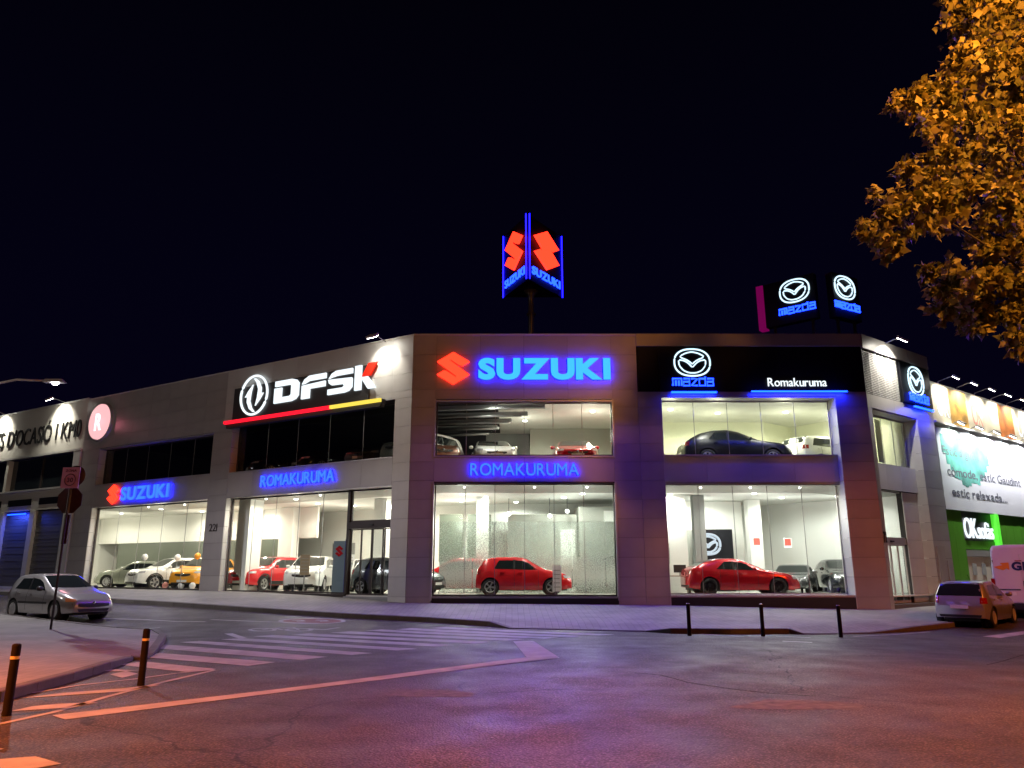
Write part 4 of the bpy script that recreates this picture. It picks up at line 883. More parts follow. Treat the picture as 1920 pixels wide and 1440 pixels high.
def make_car(name, label, shape, paint, loc, yaw, z, group=None, style='five', rim='rim', glass='carglass', cladd=False, cat='car', open_lamps=None, dark_nose=False, plate=True):
    p = SHAPES[shape]; L, W, H, R, wb, fo = p['L'], p['W'], p['H'], p['R'], p['wb'], p['fo']; paint = M[paint]
    t = thing(name, label, cat, (loc[0], loc[1], z), yaw, group); sill = .20 if H < 1.55 else .26
    ax = [fo, fo+wb]; Ra = R+.055; top = lambda x: smooth(p['top'], x, .07) if .1 < x < L-.1 else interp(p['top'], x)
    belt = lambda x: min(smooth(p['belt'], x, .1), top(x)-.012)
    def hw(x):
        v = W/2
        if x < .75: v *= 1-.26*((.75-x)/.75)**2.4
        if x > L-.6: v *= 1-.17*((x-L+.6)/.6)**2.2
        return v
    st = set([0, .015, .05, .1, .16, .24, .34, L-.015, L-.05, L-.1, L-.18, L-.28]+[i*.11 for i in range(1, int(L/.11))])
    for a in ax:
        st = {x for x in st if not (a-Ra-.02 < x < a+Ra+.02)}
        for k in range(15): st.add(a-Ra*math.cos(math.pi*k/14))
        st.add(a-Ra-.004); st.add(a+Ra+.004)
    st = sorted(st)
    def low(x):
        z_ = sill+(.06*(1-x/.5) if x < .5 else 0)+(.09*(1-(L-x)/.5) if x > L-.5 else 0)
        for a in ax:
            if abs(x-a) <= Ra+1e-6: z_ = max(z_, R+math.sqrt(max(0, Ra*Ra-(x-a)**2))*1.0)
        return z_
    rows = []
    for x in st:
        w_ = hw(x); B = belt(x); T = top(x); zl = min(low(x), B-.03); g = max(0, min(1, (T-B)/(H-smooth(p['belt'], L*.6)-.02)))
        sec = []
        for k in range(7):
            z_ = zl+(B-zl)*k/6; zn = max(0, min(1, (z_-sill)/(B-sill)))
            y_ = w_*(.945+.055*math.sin(math.pi*min(1, zn*1.02))**.7-.02*(zn > .97))
            if 0 < zn < .12: y_ -= .01
            sec.append((y_, z_))
        B_ = (w_*.93, B)
        sec.append((w_*(.905-.13*g), B+(T-B)*(.62+.20*g))); sec.append((w_*(.80-.10*g), B+(T-B)*(.86+.09*g))); sec.append((w_*(.58-.05*g), B+(T-B)*(.965+.02*g))); sec.append((w_*.28, T-.002)); sec.append((0, T))
        rows.append([(L/2-x, y, z_) for y, z_ in sec]+[(L/2-x, -y, z_) for y, z_ in sec[-2::-1]])
    n = len(rows[0]); b = MB(); vs = [q for r in rows for q in r]
    fs = [(i*n+k, i*n+k+1, (i+1)*n+k+1, (i+1)*n+k) for i in range(len(rows)-1) for k in range(n-1)]
    m = n//2
    for e_ in (0, (len(rows)-1)*n):
        fs += [(e_+k, e_+k+1, e_+n-2-k, e_+n-1-k) for k in range(m-1)]+[(e_+m-1, e_+m, e_+m+1)]
    b.add(vs, fs, True); body = b.build('body', paint, t, fix=True)
    for pl in body.data.polygons[-2*m:]: pl.use_smooth = True
    bvh = BVHTree.FromPolygons([Vector(q) for q in vs], [tuple(f) for f in fs])
    def decal(nm, bot, tp, nrm, m_, nv=4, off=.006, par=None):
        nrm = Vector(nrm).normalized(); V = []; K = len(bot); ok_ = True
        for j in range(nv+1):
            for i in range(K):
                q = Vector(bot[i]).lerp(Vector(tp[i]), j/nv); h = bvh.ray_cast(q+nrm*.7, -nrm, 1.6)
                V.append((h[0] if h[0] is not None else q)+nrm*off)
        bb = MB().add(V, [(j*K+i, j*K+i+1, (j+1)*K+i+1, (j+1)*K+i) for j in range(nv) for i in range(K-1)], True)
        return bb.build(nm, m_, par or t, fix=False)
    X = lambda x: L/2-x; lin = lambda a, c, k: [a+(c-a)*i/(k-1) for i in range(k)]
    G = M[glass]; c0, c1, c2, c3 = p['cab']
    wy0, wy1 = W/2*.80, W/2*.66
    decal('windscreen', [(X(c0+.05+.10*(abs(y)/wy0)**2), y, top(c0+.1)) for y in lin(-wy0, wy0, 11)], [(X(c1-.12), y*wy1/wy0, top(c1-.12)) for y in lin(-wy0, wy0, 11)], (.6, 0, .8), G, 5)
    ry0, ry1 = W/2*.80, W/2*.66
    decal('rear_window', [(X(c3-.04), y, top(c3-.06)) for y in lin(-ry0, ry0, 9)], [(X(c2+.10), y*ry1/ry0, top(c2+.1)) for y in lin(-ry0, ry0, 9)], (-.85, 0, .5), G, 5)
    s0, s1 = p['side']; bp = p['bp']; cs = p['cs']
    for sg_ in (1, -1):
        def sw(nm, a, c, slant_a=0, slant_c=0):
            bx = lin(a, c, 9); tx = lin(a+slant_a, c-slant_c, 9)
            def tz(x): Bq = belt(x); return Bq+max(.012, (top(x)-Bq)*.76-.02)
            return decal(nm, [(X(x), sg_*W/2, belt(x)+.035) for x in bx], [(X(x), sg_*W/2*.8, tz(x)) for x in tx], (0, sg_, .0), G, 4)
        sw('side_window', s0-.05, bp-.03, .30, 0)
        sw('side_window', bp+.05, s1, 0, cs)
        decal('window_pillar', [(X(bp-.03), sg_*W/2, belt(bp)+.03), (X(bp+.05), sg_*W/2, belt(bp)+.03)], [(X(bp-.03), sg_, belt(bp)+(top(bp)-belt(bp))*.76), (X(bp+.05), sg_, belt(bp)+(top(bp)-belt(bp))*.76)], (0, sg_, 0), M['black'], 4, .005)
        for xx in (s0-.12, bp+.01, min(s1-.12, ax[1]-.10)):
            decal('door_seam', [(X(xx-.008), sg_*W/2, sill+.10 if xx < ax[1]-Ra else R+Ra), (X(xx+.008), sg_*W/2, sill+.10 if xx < ax[1]-Ra else R+Ra)], [(X(xx-.008), sg_, belt(xx)), (X(xx+.008), sg_, belt(xx))], (0, sg_, 0), M['black'], 6, .003)
        for xx in (bp-.22, s1-.32) if shape != 'roadster' else (bp,):
            MB().box(X(xx)-.09, X(xx)+.09, -.018, .018, -.014, .014).build('door_handle', paint, t, Matrix.Translation((0, sg_*(hw(xx)*.985+.01), belt(xx)-.10)))
        mz = belt(s0)+.09
        mo = MB().lathe([(0, -.10), (.06, -.085), (.078, -.02), (.075, .05), (.04, .09), (0, .10)], 12, 'y').build('door_mirror', M['black'] if shape == 'peu' else paint, t, Matrix.Translation((X(s0+.02), sg_*(W/2+.07), mz)) @ Matrix.Diagonal((.8, 1, 1, 1)))
        # lamps
        fz = interp(p['top'], .12); z1_ = fz-.05
        decal('headlight', [(X(.3), sg_*y, z1_-.12+.02*i) for i, y in enumerate(lin(W/2*.54, W/2*.90, 5))], [(X(.3), sg_*y, z1_-.01+.025*i) for i, y in enumerate(lin(W/2*.56, W/2*.90, 5))], (1, sg_*.35, .25), M[open_lamps or 'lamp'], 3, .008)
        rz = interp(p['top'], L-.10)
        decal('tail_light', [(X(L-.2), sg_*y, rz-.20) for y in lin(W/2*.56, W/2*.93, 4)], [(X(L-.2), sg_*y, rz-.02) for y in lin(W/2*.62, W/2*.93, 4)], (-1, sg_*.7, 0), M['tail'], 3, .010)
        if cladd:
            decal('side_cladding', [(X(x), sg_*W/2, sill+.02) for x in lin(ax[0]+Ra+.02, ax[1]-Ra-.02, 6)], [(X(x), sg_*W/2, sill+.20) for x in lin(ax[0]+Ra+.02, ax[1]-Ra-.02, 6)], (0, sg_, 0), M['black'], 3, .012)
            for a in ax:
                q = [(X(a-(Ra+.0)*math.cos(k)), R+(Ra+.0)*math.sin(k)) for k in [math.pi*i/14 for i in range(15)]]; q2 = [(X(a-(Ra+.07)*math.cos(k)), R+(Ra+.07)*math.sin(k)) for k in [math.pi*i/14 for i in range(15)]]
                decal('arch_trim', [(x, sg_*W/2, z_+.012) for x, z_ in q], [(x, sg_*W/2, z_) for x, z_ in q2], (0, sg_, 0), M['black'], 2, .010)
        if shape == 'peu': decal('side_strip', [(X(x), sg_*W/2, .50) for x in lin(ax[0]+Ra+.06, ax[1]-Ra+.02, 6)], [(X(x), sg_*W/2, .56) for x in lin(ax[0]+Ra+.06, ax[1]-Ra+.02, 6)], (0, sg_, 0), M['black'], 1, .014)
    fz = interp(p['top'], .05)
    gy = W/2*(.46 if shape != 'peu' else .78)
    gz0, gz1 = (fz-.21, fz-.08) if shape != 'peu' else (.40, .53)
    decal('grille', [(X(0), y, gz0+.05*(abs(y)/gy)**2) for y in lin(-gy, gy, 9)], [(X(0), y, gz1) for y in lin(-gy, gy, 9)], (1, 0, 0), M['black'], 3, .007)
    decal('lower_intake', [(X(0), y, .27) for y in lin(-W/2*.55, W/2*.55, 9)], [(X(0), y, .36) for y in lin(-W/2*.62, W/2*.62, 9)], (1, 0, 0), M['black'], 2, .007)
    if shape != 'peu': MB().box(-.008, 0, -.22, .22, 0, .012).build('grille_bar', M['chrome'], t, Matrix.Translation((X(0)+.02, 0, (gz0+gz1)/2+.02)))
    MB().lathe([(0, .012), (.045, .01), (.05, 0)], 12, 'y').build('badge', M['chrome'], t, Matrix.Translation((X(0)+.012, 0, gz1+.0)) @ Matrix.Rotation(-math.pi/2, 4, 'Z'))
    if plate:
        MB().box(-.006, .006, -.26, .26, -.055, .055).build('front_plate', M['plate'], t, Matrix.Translation((X(0)+.018, 0, .43 if shape != 'peu' else .36)))
        MB().box(-.006, .006, -.26, .26, -.055, .055).build('rear_plate', M['plate'], t, Matrix.Translation((X(L)-.014, 0, .62)))
    decal('rear_bumper_strip', [(X(L), y, .30) for y in lin(-W/2*.7, W/2*.7, 7)], [(X(L), y, .38) for y in lin(-W/2*.74, W/2*.74, 7)], (-1, 0, 0), M['black'], 1, .006)
    MB().box(-L/2+.16, L/2-.18, -W/2*.62, W/2*.62, sill-.03, .62).build('underbody', M['black'], t)
    tm, rm, dm = wheel_meshes(R, .21, style)
    for a in ax:
        for sg_ in (1, -1):
            wm = Matrix.Translation((X(a), sg_*(W/2-.115), R)) @ (I4 if sg_ > 0 else Matrix.Rotation(math.pi, 4, 'Z')) @ Matrix.Rotation(random.random(), 4, 'Y')
            wo = link('wheel', tm, t, wm)
            ri = link('rim', rm, wo); link('brake_disc', dm, wo)
            if rim != 'rim': ri.material_slots[0].link = 'OBJECT'; ri.material_slots[0].material = M[rim]
            MB().lathe([(0, -.02), (Ra*.99, -.02), (Ra*.99, .0)], 20, 'y', (X(a), sg_*W/2*.58, R)).build('wheel_well', M['black'], t)
    if shape == 'peu' or shape == 'clio': MB().tube([(X(2.2), 0, H-.02), (X(2.45), 0, H+.18)], .006, 5).build('aerial', M['black'], t)
    return t
DEG = math.pi/180
# parked outside
make_car('parked_car', 'silver small hatchback parked at the left kerb with its nose towards the crossing', 'peu', 'silver', (-14.75, 25.6), -31*DEG, RZ(-14.7, 25.6), style='cap', open_lamps='lampamber', plate=False)
make_car('parked_car', 'silver three-door hatchback parked at the right kerb seen from behind', 'clio', 'silver', (15.55, 26.3), 45*DEG, RZ(15.5, 26.3)-.03, style='cap')
GR = 'cars shown inside the showroom'; FZ = .75; UZ = 5.89
make_car('showroom_car', 'bright red compact hatchback in side view behind the middle display window', 'swift', 'red', (.46, 31.75), 0, FZ, GR, 'five', glass='carglass', plate=False)
make_car('showroom_car', 'red low-roofed sporty hatchback in side view behind the right display window', 'sporthatch', 'deepred', (9.25, 31.75), 1*DEG, FZ, GR, 'ten', 'rimdark', plate=False)
make_car('showroom_car', 'red car half hidden behind the dotted screen left of the compact hatchback', 'swift', 'red', (-2.6, 34.7), 180*DEG, FZ, GR, 'five')
q = (-4.75, 32.55); make_car('showroom_car', 'dark grey hatchback whose nose shows at the left edge of the middle bay', 'swift', 'grey', q, -24*DEG, FZ, GR, 'five')
make_car('showroom_car', 'black car behind the dotted screen at the right of the middle bay', 'suv', 'darkcar', (4.45, 34.35), 172*DEG, FZ, GR, 'multi')
make_car('showroom_car', 'grey soft-top roadster behind the bonnet of the low red hatchback', 'roadster', 'grey', (12.6, 34.9), -118*DEG, FZ, GR, 'ten')
make_car('showroom_car', 'dark car at the far right behind the right display window', 'sedan', 'darkcar', (15.0, 35.3), -100*DEG, FZ, GR, 'ten')
make_car('showroom_car', 'bright red compact SUV facing the street in the left bay', 'suv', 'red', (-12.0, 38.2), -112*DEG, FZ, GR, 'five', cladd=True)
make_car('showroom_car', 'white crossover facing the street behind the information board in the left bay', 'suv', 'whitecar', (-9.35, 36.3), -88*DEG, FZ, GR, 'ten')
make_car('showroom_car', 'dark car parked between the red SUV and the white car in the left bay', 'sedan', 'grey', (-11.6, 42.6), -60*DEG, FZ, GR, 'ten')
make_car('showroom_car', 'white compact car behind the sliding doors', 'swift', 'whitecar', (-6.9, 37.0), -75*DEG, FZ, GR, 'five')
make_car('showroom_car', 'white compact SUV turned to the left in the far left bay', 'suv', 'whitecar', (-18.6, 42.3), -128*DEG, FZ, GR, 'five', cladd=True)
make_car('showroom_car', 'orange-yellow compact SUV beside the pier in the far left bay', 'suv', 'yellow', (-16.2, 40.9), -97*DEG, FZ, GR, 'five', cladd=True)
make_car('showroom_car', 'pale grey-green saloon in side view at the back of the far left bay', 'sedan', 'greensilver', (-21.4, 44.6), 176*DEG, FZ, GR, 'ten')
make_car('showroom_car', 'white car facing out of the upper middle window', 'sporthatch', 'whitecar', (-.85, 33.0), -84*DEG, UZ, GR, 'ten')
make_car('showroom_car', 'red car facing out of the upper middle window', 'sporthatch', 'deepred', (2.75, 33.0), -91*DEG, UZ, GR, 'ten')
make_car('showroom_car', 'brown car at the left edge of the upper middle window', 'suv', 'brown', (-3.6, 33.5), -70*DEG, UZ, GR, 'ten')
make_car('showroom_car', 'black coupe-like SUV in side view in the bright upper right window', 'coupesuv', 'dullblack', (9.45, 31.95), 0, UZ, GR, 'multi', cladd=True)
make_car('showroom_car', 'white hatchback seen from behind in the bright upper right window', 'suv', 'whitecar', (14.1, 33.9), 28*DEG, UZ, GR, 'ten')
for i, (x, sh, pc, yw, lb) in enumerate(((-9.2, 'sedan', 'darkcar', -150, 'dark car in the unlit upper left window above the blue letters'), (-6.3, 'sporthatch', 'darkcar', -140, 'second dark car in the unlit upper left window'), (-3.6, 'sporthatch', 'grey', -110, 'grey car beside the white one in the unlit upper left window'), (-1.4, 'suv', 'whitecar', -120, 'white car at the right end of the unlit upper left window'))):
    q = LP(x, 2.6); make_car('showroom_car', lb, sh, pc, (q.x, q.y), yw*DEG, UZ, GR, 'ten')
# delivery van
def make_van(loc, yaw, z):
    t = thing('delivery_van', 'white high-roof delivery van seen from behind with an orange arrow and dark letters', 'van', (loc[0], loc[1], z), yaw)
    L, W, H = 5.9, 2.02, 2.62; rows = []
    prof = [(0, H-.12, .90), (.06, H-.02, .97), (.4, H, 1), (4.2, H, 1), (4.75, H-.25, .98), (5.3, 1.35, .95), (5.75, 1.15, .90), (5.9, .8, .80)]
    for x, tz, k in prof:
        w_ = W/2*k; sec = [(w_*.98, .38), (w_, .9), (w_*.99, 1.3), (w_*.96, tz*.72), (w_*.93, tz-.14), (w_*.86, tz-.03), (w_*.5, tz), (0, tz)]
        rows.append([(x-L/2, y, z_) for y, z_ in sec]+[(x-L/2, -y, z_) for y, z_ in sec[-2::-1]])
    n = len(rows[0]); m = n//2; fs = [(i*n+k, i*n+k+1, (i+1)*n+k+1, (i+1)*n+k) for i in range(len(rows)-1) for k in range(n-1)]
    for e_ in (0, (len(rows)-1)*n): fs += [(e_+k, e_+k+1, e_+n-2-k, e_+n-1-k) for k in range(m-1)]+[(e_+m-1, e_+m, e_+m+1)]
    b = MB().add([q for r in rows for q in r], fs); o = b.build('body', M['vanwhite'], t)
    bv = o.modifiers.new('b', 'BEVEL'); bv.width = .03; bv.segments = 2
    xr = -L/2-.012
    for y0, y1 in ((-.86, -.012), (.012, .86)): MB().box(xr-.012, xr+.02, y0, y1, .62, 2.28).build('rear_door', M['vanwhite'], t)
    MB().box(xr-.10, xr+.05, -.95, .95, .36, .58).build('bumper', M['black'], t)
    for y in (-.93, .93): MB().box(xr-.02, xr+.05, y-.055, y+.055, .95, 1.42).build('tail_light', M['tail'], t); MB().box(xr-.03, xr, y*.93-.02, y*.93+.02, 1.0, 1.08).box(xr-.03, xr, y*.93-.02, y*.93+.02, 2.0, 2.08).build('hinge', M['steel'], t)
    MB().box(xr-.025, xr-.013, -.05+.30, .47+.30, .84, .95).build('rear_plate', M['plate'], t); MB().box(xr-.03, xr-.013, .1, .75, 1.02, 1.06).build('handle_rail', M['chrome'], t); MB().box(xr-.04, xr-.013, -.10, -.02, 1.18, 1.34).build('door_handle', M['black'], t)
    MB().box(xr-.02, xr-.013, -.05, .16, 2.02, 2.05).build('high_brake_light', M['tail'], t)
    M['vanorange'] = mat('van_orange', (.75, .26, .02), .5); M['vanblue'] = mat('van_blue', (.01, .015, .10), .5)
    g = bpy.data.objects.new('logo', None); COL.objects.link(g); g.parent = t; g.matrix_local = Matrix.Translation((xr-.02, .86, 1.66)) @ Matrix.Rotation(-math.pi/2, 4, 'Z')
    MB().prism([(.02, .17), (.10, .11), (.30, .05), (.42, .12), (.50, .05), (.50, .32), (.22, .30), (.30, .23), (.16, .20)], -.006, 0).build('arrow', M['vanorange'], g)
    letters('GLS', .28, M['vanblue'], g, .006, 0, bold=.05, width=.80, x0=.58, z0=.06)
    for xx, sg_ in ((1.0-L/2, 1), (1.0-L/2, -1), (4.6-L/2, 1), (4.6-L/2, -1)):
        tm, rm, dm = wheel_meshes(.35, .24, 'cap'); wo = link('wheel', tm, t, Matrix.Translation((xx, sg_*(W/2-.14), .35)) @ (I4 if sg_ > 0 else Matrix.Rotation(math.pi, 4, 'Z'))); link('rim', rm, wo); link('brake_disc', dm, wo)
        MB().lathe([(0, 0), (.42, 0), (.42, .01)], 18, 'y', (xx, sg_*(W/2+.002), .36)).build('wheel_arch', M['black'], t)
    MB().box(-L/2+.1, L/2-.2, -.75, .75, .25, .5).build('underbody', M['black'], t)
    for sg_ in (1, -1): MB().box(4.45-L/2, 4.55-L/2, sg_*1.0, sg_*1.25, 1.25, 1.6).build('door_mirror', M['black'], t)
    return t
VY = 43*DEG; make_van((17.95+2.95*math.cos(VY)+.15, 27.6+2.95*math.sin(VY)), VY, RZ(18, 28)-.06)
# ------------------------------------------------------------------ inside the showroom
def stand(label, x, y, z, w_, h, m, head=None, yaw=0, name='information_stand'):
    t = thing(name, label, 'display stand', (x, y, z), yaw, 'information stands beside the cars')
    MB().box(-.22, .22, -.16, .16, 0, .02).build('foot', M['steel'], t); MB().box(-.025, .025, -.02, .02, .02, h).build('post', M['steel'], t)
    MB().box(-w_/2, w_/2, -.035, -.02, head if head else .15, h).build('board', m, t)
    b = MB()
    for i in range(5): b.box(-w_*.38, w_*.38*(1-.12*(i % 3)), -.039, -.036, (head or .15)+(h-(head or .15))*(.15+.16*i), (head or .15)+(h-(head or .15))*(.15+.16*i)+.03)
    b.build('print', M['bulk'], t); return t
M['whiteboard'] = mat('white_board', (.8, .8, .8), .4); M['brownboard'] = mat('brown_board', (.32, .25, .16), .6); M['bluegrey'] = mat('blue_grey_totem', (.18, .24, .28), .4)
stand('white information stand in front of the red compact hatchback front wheel', 1.78, 30.75, FZ, .34, 1.15, M['whiteboard'])
stand('brown information board on a post before the white car in the left bay', -9.05, 33.9, FZ, .42, 1.62, M['brownboard'], .75)
stand('red and grey price board behind the white car in the left bay', -7.9, 37.6, FZ, .5, 1.7, M['whiteboard'], .9)
q = LP(-4.15, .75); t = thing('brand_totem', 'blue-grey upright totem with a red emblem beside the sliding doors', 'totem', (q.x, q.y, FZ), LA)
MB().box(-.34, .34, -.10, .10, 0, 2.15).build('board', M['bluegrey'], t); emblem_s('emblem', t, -.22, 1.5, .44, .46, M['red'], y0=-.12, y1=-.101)
q = LP(-3.55, .48); t = thing('flag_banner', 'narrow dark blue upright banner beside the sliding doors', 'banner', (q.x, q.y, FZ), LA)
M['bannerblue'] = mat('banner_blue', (.03, .025, .30), .5); MB().box(-.10, .10, -.02, .02, 0.05, 2.2).build('cloth', M['bannerblue'], t); MB().box(-.2, .2, -.1, .1, 0, .05).build('foot', M['steel'], t)
# motorcycle
def motorcycle(label, x, y, yaw, paint):
    t = thing('motorcycle', label, 'motorcycle', (x, y, FZ), yaw, 'motorcycles behind the sliding doors'); tm, rm, dm = wheel_meshes(.31, .13, 'ten')
    for xx in (-.70, .72): wo = link('wheel', tm, t, Matrix.Translation((xx, 0, .31))); link('rim', rm, wo)
    MB().tube([(.72, .09, .31), (.50, .09, .85)], .03).tube([(.72, -.09, .31), (.50, -.09, .85)], .03).build('fork', M['chrome'], t)
    MB().tube([(.45, -.33, 1.0), (.47, 0, .93), (.45, .33, 1.0)], .018).build('handlebar', M['chrome'], t)
    MB().lathe([(0, -.42), (.10, -.36), (.17, -.1), (.15, .2), (.06, .38), (0, .40)], 12).build('fuel_tank', paint, t, Matrix.Translation((.12, 0, .78)) @ Matrix.Rotation(math.pi/2, 4, 'Y'))
    MB().prism([(-.75, .86), (-.2, .74), (-.15, .80), (-.6, .95), (-.8, .98)], -.12, .12).build('seat', M['black'], t); MB().box(-.22, .28, -.16, .16, .25, .62).build('engine', M['steel'], t)
    MB().prism([(.35, .62), (.72, .82), (.68, 1.10), (.45, 1.18), (.30, .95)], -.13, .13).build('fairing', paint, t); MB().tube([(0, -.2, .28), (-.5, -.2, .34), (-.85, -.2, .46)], .05).build('exhaust', M['chrome'], t)
for i, (lx, ly, yw) in enumerate(((-2.9, 2.2, -50), (-1.9, 2.9, -70))):
    q = LP(lx, ly); motorcycle(['white motorcycle nearest the sliding doors', 'grey motorcycle further in behind the sliding doors'][i], q.x, q.y, yw*DEG, M[('whitecar', 'grey')[i]])
# dotted glass screen in the middle bay
t = thing('dotted_screen', 'glass screen with frosted dot film standing behind the red compact hatchback', 'screen', (-3.1, 33.05, FZ))
for i in range(6):
    MB().box(i*1.42, i*1.42+1.40, 0, .012, .02, 3.0).build('screen_pane', M['film'], t)
for i in range(7): ubox('clamp', M['steel'], t, None, i*1.42-.03, i*1.42+.01, -.01, .03, 0, .08)
# brand wall panel, posters, desk in the right bay
t = thing('logo_wall_panel', 'black wall panel with a white winged oval logo behind the low red hatchback', 'panel', (8.75, 36.6, FZ)); MB().box(0, 1.75, 0, .12, 0, 2.85).build('board', M['blackpanel'], t); wing_logo(t, .55, 2.15, .58, .46, -.03, .06, M['logoface'])
M['reddot'] = mat('red_notice', (.7, .10, .07), .6)
for i, (x, y) in enumerate(((11.5, 36.17), (13.25, 37.0))):
    t = thing('notice', ['red and white notice on the white column in the right bay', 'red and white notice hanging right of the white column'][i], 'notice', (x, y, 2.75), 0, 'red notices in the right bay')
    MB().box(-.19, .19, 0, .015, 0, .46).build('sheet', M['whiteboard'], t); MB().box(-.15, .15, -.005, -.001, .1, .42).build('print', M['reddot'], t)
t = thing('wall_lettering', 'black stacked lettering on the white wall at the left of the right bay', 'lettering', (6.5, 33.78, 1.9))
for i in range(5): letters(('ENJOY', 'THE', 'DRIVE', 'EVERY', 'DAY')[i], .15, M['black'], t, .01, 0, bold=.02, width=.40, z0=.78-i*.19)
t = thing('reception_desk', 'wooden desk with dark monitor at the left of the right bay', 'desk', (6.75, 32.9, FZ))
MB().box(-.35, .75, -.3, .3, .70, .74).build('desk_top', M['brownboard'], t); MB().box(-.33, -.28, -.28, .28, 0, .70).box(.68, .73, -.28, .28, 0, .70).build('desk_side', M['brownboard'], t)
mo = MB().box(.10, .62, -.02, .02, .86, 1.18).build('monitor', M['black'], t); MB().box(.33, .39, -.02, .02, .74, .86).build('monitor_foot', M['steel'], t)
t = thing('office_chair', 'dark office chair by the desk in the right bay', 'chair', (7.35, 32.4, FZ)); MB().box(-.22, .22, -.22, .22, .42, .5).build('seat', M['bulk'], t); MB().box(-.2, .2, .18, .24, .55, 1.0).build('backrest', M['bulk'], t); MB().tube([(0, 0, .04), (0, 0, .42)], .03).box(-.25, .25, -.03, .03, 0, .04).box(-.03, .03, -.25, .25, 0, .04).build('leg', M['steel'], t)
# balloons round the yellow car
for i, (x, y, z, m, lb) in enumerate(((-19.45, 41.0, 1.62, 'whiteboard', 'white balloon at the bonnet of the white compact SUV'), (-17.55, 40.6, 1.60, 'whiteboard', 'white balloon left of the orange-yellow SUV'), (-16.1, 39.6, 1.66, 'yellow', 'yellow balloon on the bonnet of the orange-yellow SUV'),
      (-17.55, 39.5, .19, 'poster_edge', 'pink balloon on the floor before the orange-yellow SUV'), (-16.5, 38.9, .17, 'whiteboard', 'pale balloon on the floor right of the pink one'), (-15.85, 38.7, .17, 'whiteboard', 'pale balloon on the floor closest to the pier'))):
    t = MB().lathe([(0, -.20), (.03, -.18), (.10, -.13), (.16, 0), (.13, .10), (.06, .16), (0, .17)], 14).build('balloon', M[m], None, Matrix.Translation((x, y, FZ+z if z > 1 else FZ+.2))); tag(t, lb, 'balloon', 'balloons in the far left bay')
    if z > 1: MB().tube([(0, 0, -.2), (.02, 0, -z+.02)], .006, 5).build('ribbon', M['steel'], t)
# ------------------------------------------------------------------ bollards and sign post
bl = [((12,1342),1,'bollard with a pale band at the lower left edge of the picture'), ((264,1285),1,'bollard with a pale band between the crosswalk and the lane line'), ((1293,1192),0,'leftmost of the three plain bollards before the right display window'),
      ((1431,1193),0,'middle one of the three plain bollards before the right display window'), ((1577,1195),0,'rightmost of the three plain bollards before the right display window')]
for (px, py), band, lb in bl:
    g = gp(px, py); t = thing('bollard', lb, 'bollard', (g.x, g.y, RZ(g.x, g.y)), 0, 'bollards')
    MB().lathe([(.055, 0), (.055, .05), (.052, .06), (.052, .80), (.048, .825), (.03, .835), (0, .835)], 16).build('post', M['bollard'], t)
    if band: MB().lathe([(.0535, .655), (.0535, .69)], 16).build('band', M['band'], t)
    else: MB().lathe([(.050, .826), (.049, .84), (.03, .845), (0, .846)], 16).build('cap', M['steel'], t)
g = gp(95, 1180, .13); t = thing('traffic_sign_post', 'tall post with a pink zone 30 plate above the dark back of an octagonal sign', 'traffic sign', (g.x, g.y, SZ(g.x, g.y)), rad(-6))
M['octback'] = mat('octagon_back', (.05, .012, .010), .5, .2, noise=.3, nscale=4); M['zoneplate'] = mat('zone_plate', (.50, .26, .48), .45); M['plateink'] = mat('plate_ink', (.10, .015, .08), .5)
MB().tube([(0, 0, 0), (0, 0, 4.45)], .032, 10).build('pole', M['poledark'], t)
MB().prism([(.40*math.cos(k*math.tau/8+math.tau/16), 3.53+.40*math.sin(k*math.tau/8+math.tau/16)) for k in range(8)], .04, .055).build('octagon', M['octback'], t)
MB().box(-.03, .03, -.02, .04, 3.15, 3.92).build('bracket', M['clad'], t)
pl = MB().box(-.27, .27, -.06, -.04, 3.86, 4.46).build('zone_plate', M['zoneplate'], t)
MB().tube([(.165*math.cos(k*math.tau/24), -.063, 4.10+.165*math.sin(k*math.tau/24)) for k in range(24)], .016, 6, True).build('ring', M['plateink'], pl)
letters('30', .13, M['plateink'], pl, .004, -.061, bold=.03, x0=-.095, z0=4.035, width=.19, name='digit'); letters('ZONA', .07, M['plateink'], pl, .004, -.061, bold=.03, x0=-.17, z0=4.33, width=.34)
MB().lathe([(0, .03), (.30, .03), (.30, .05)], 24, 'y', (.08, 0, 4.22)).build('round_plate', M['octback'], t)
MB().box(-.075, .075, .03, .07, 2.3, 3.12).build('lower_plate', M['octback'], t)
# ------------------------------------------------------------------ the tree at the right, leaf by leaf
M['leaf'] = mat('leaf', (.115, .105, .026), .55, noise=.0, rnd=0)
m_ = M['leaf']; n_ = m_.node_tree.nodes; l_ = m_.node_tree.links; at = n_.new('ShaderNodeAttribute'); at.attribute_name = 'tone'; rp = n_.new('ShaderNodeValToRGB')
rp.color_ramp.elements[0].color = (.07, .08, .016, 1); rp.color_ramp.elements[1].color = (.30, .24, .07, 1); e = rp.color_ramp.elements.new(.5); e.color = (.17, .15, .04, 1)
l_.new(at.outputs['Fac'], rp.inputs[0]); l_.new(rp.outputs[0], n_['Principled BSDF'].inputs['Base Color'])
tr_ = n_.new('ShaderNodeBsdfTranslucent'); l_.new(rp.outputs[0], tr_.inputs[0]); ms = n_.new('ShaderNodeMixShader'); ms.inputs[0].default_value = .3
l_.new(n_['Principled BSDF'].outputs[0], ms.inputs[1]); l_.new(tr_.outputs[0], ms.inputs[2]); l_.new(ms.outputs[0], n_['Material Output'].inputs[0])
M['bark'] = mat('bark', (.045, .035, .025), .9, noise=.3, nscale=6, bump=.8, bscale=14)
TX, TY = 12.6, 12.2
tree = thing('plane_tree', 'leafy tree lit orange by a street lamp, reaching in from the right edge', 'tree', (TX, TY, 0))
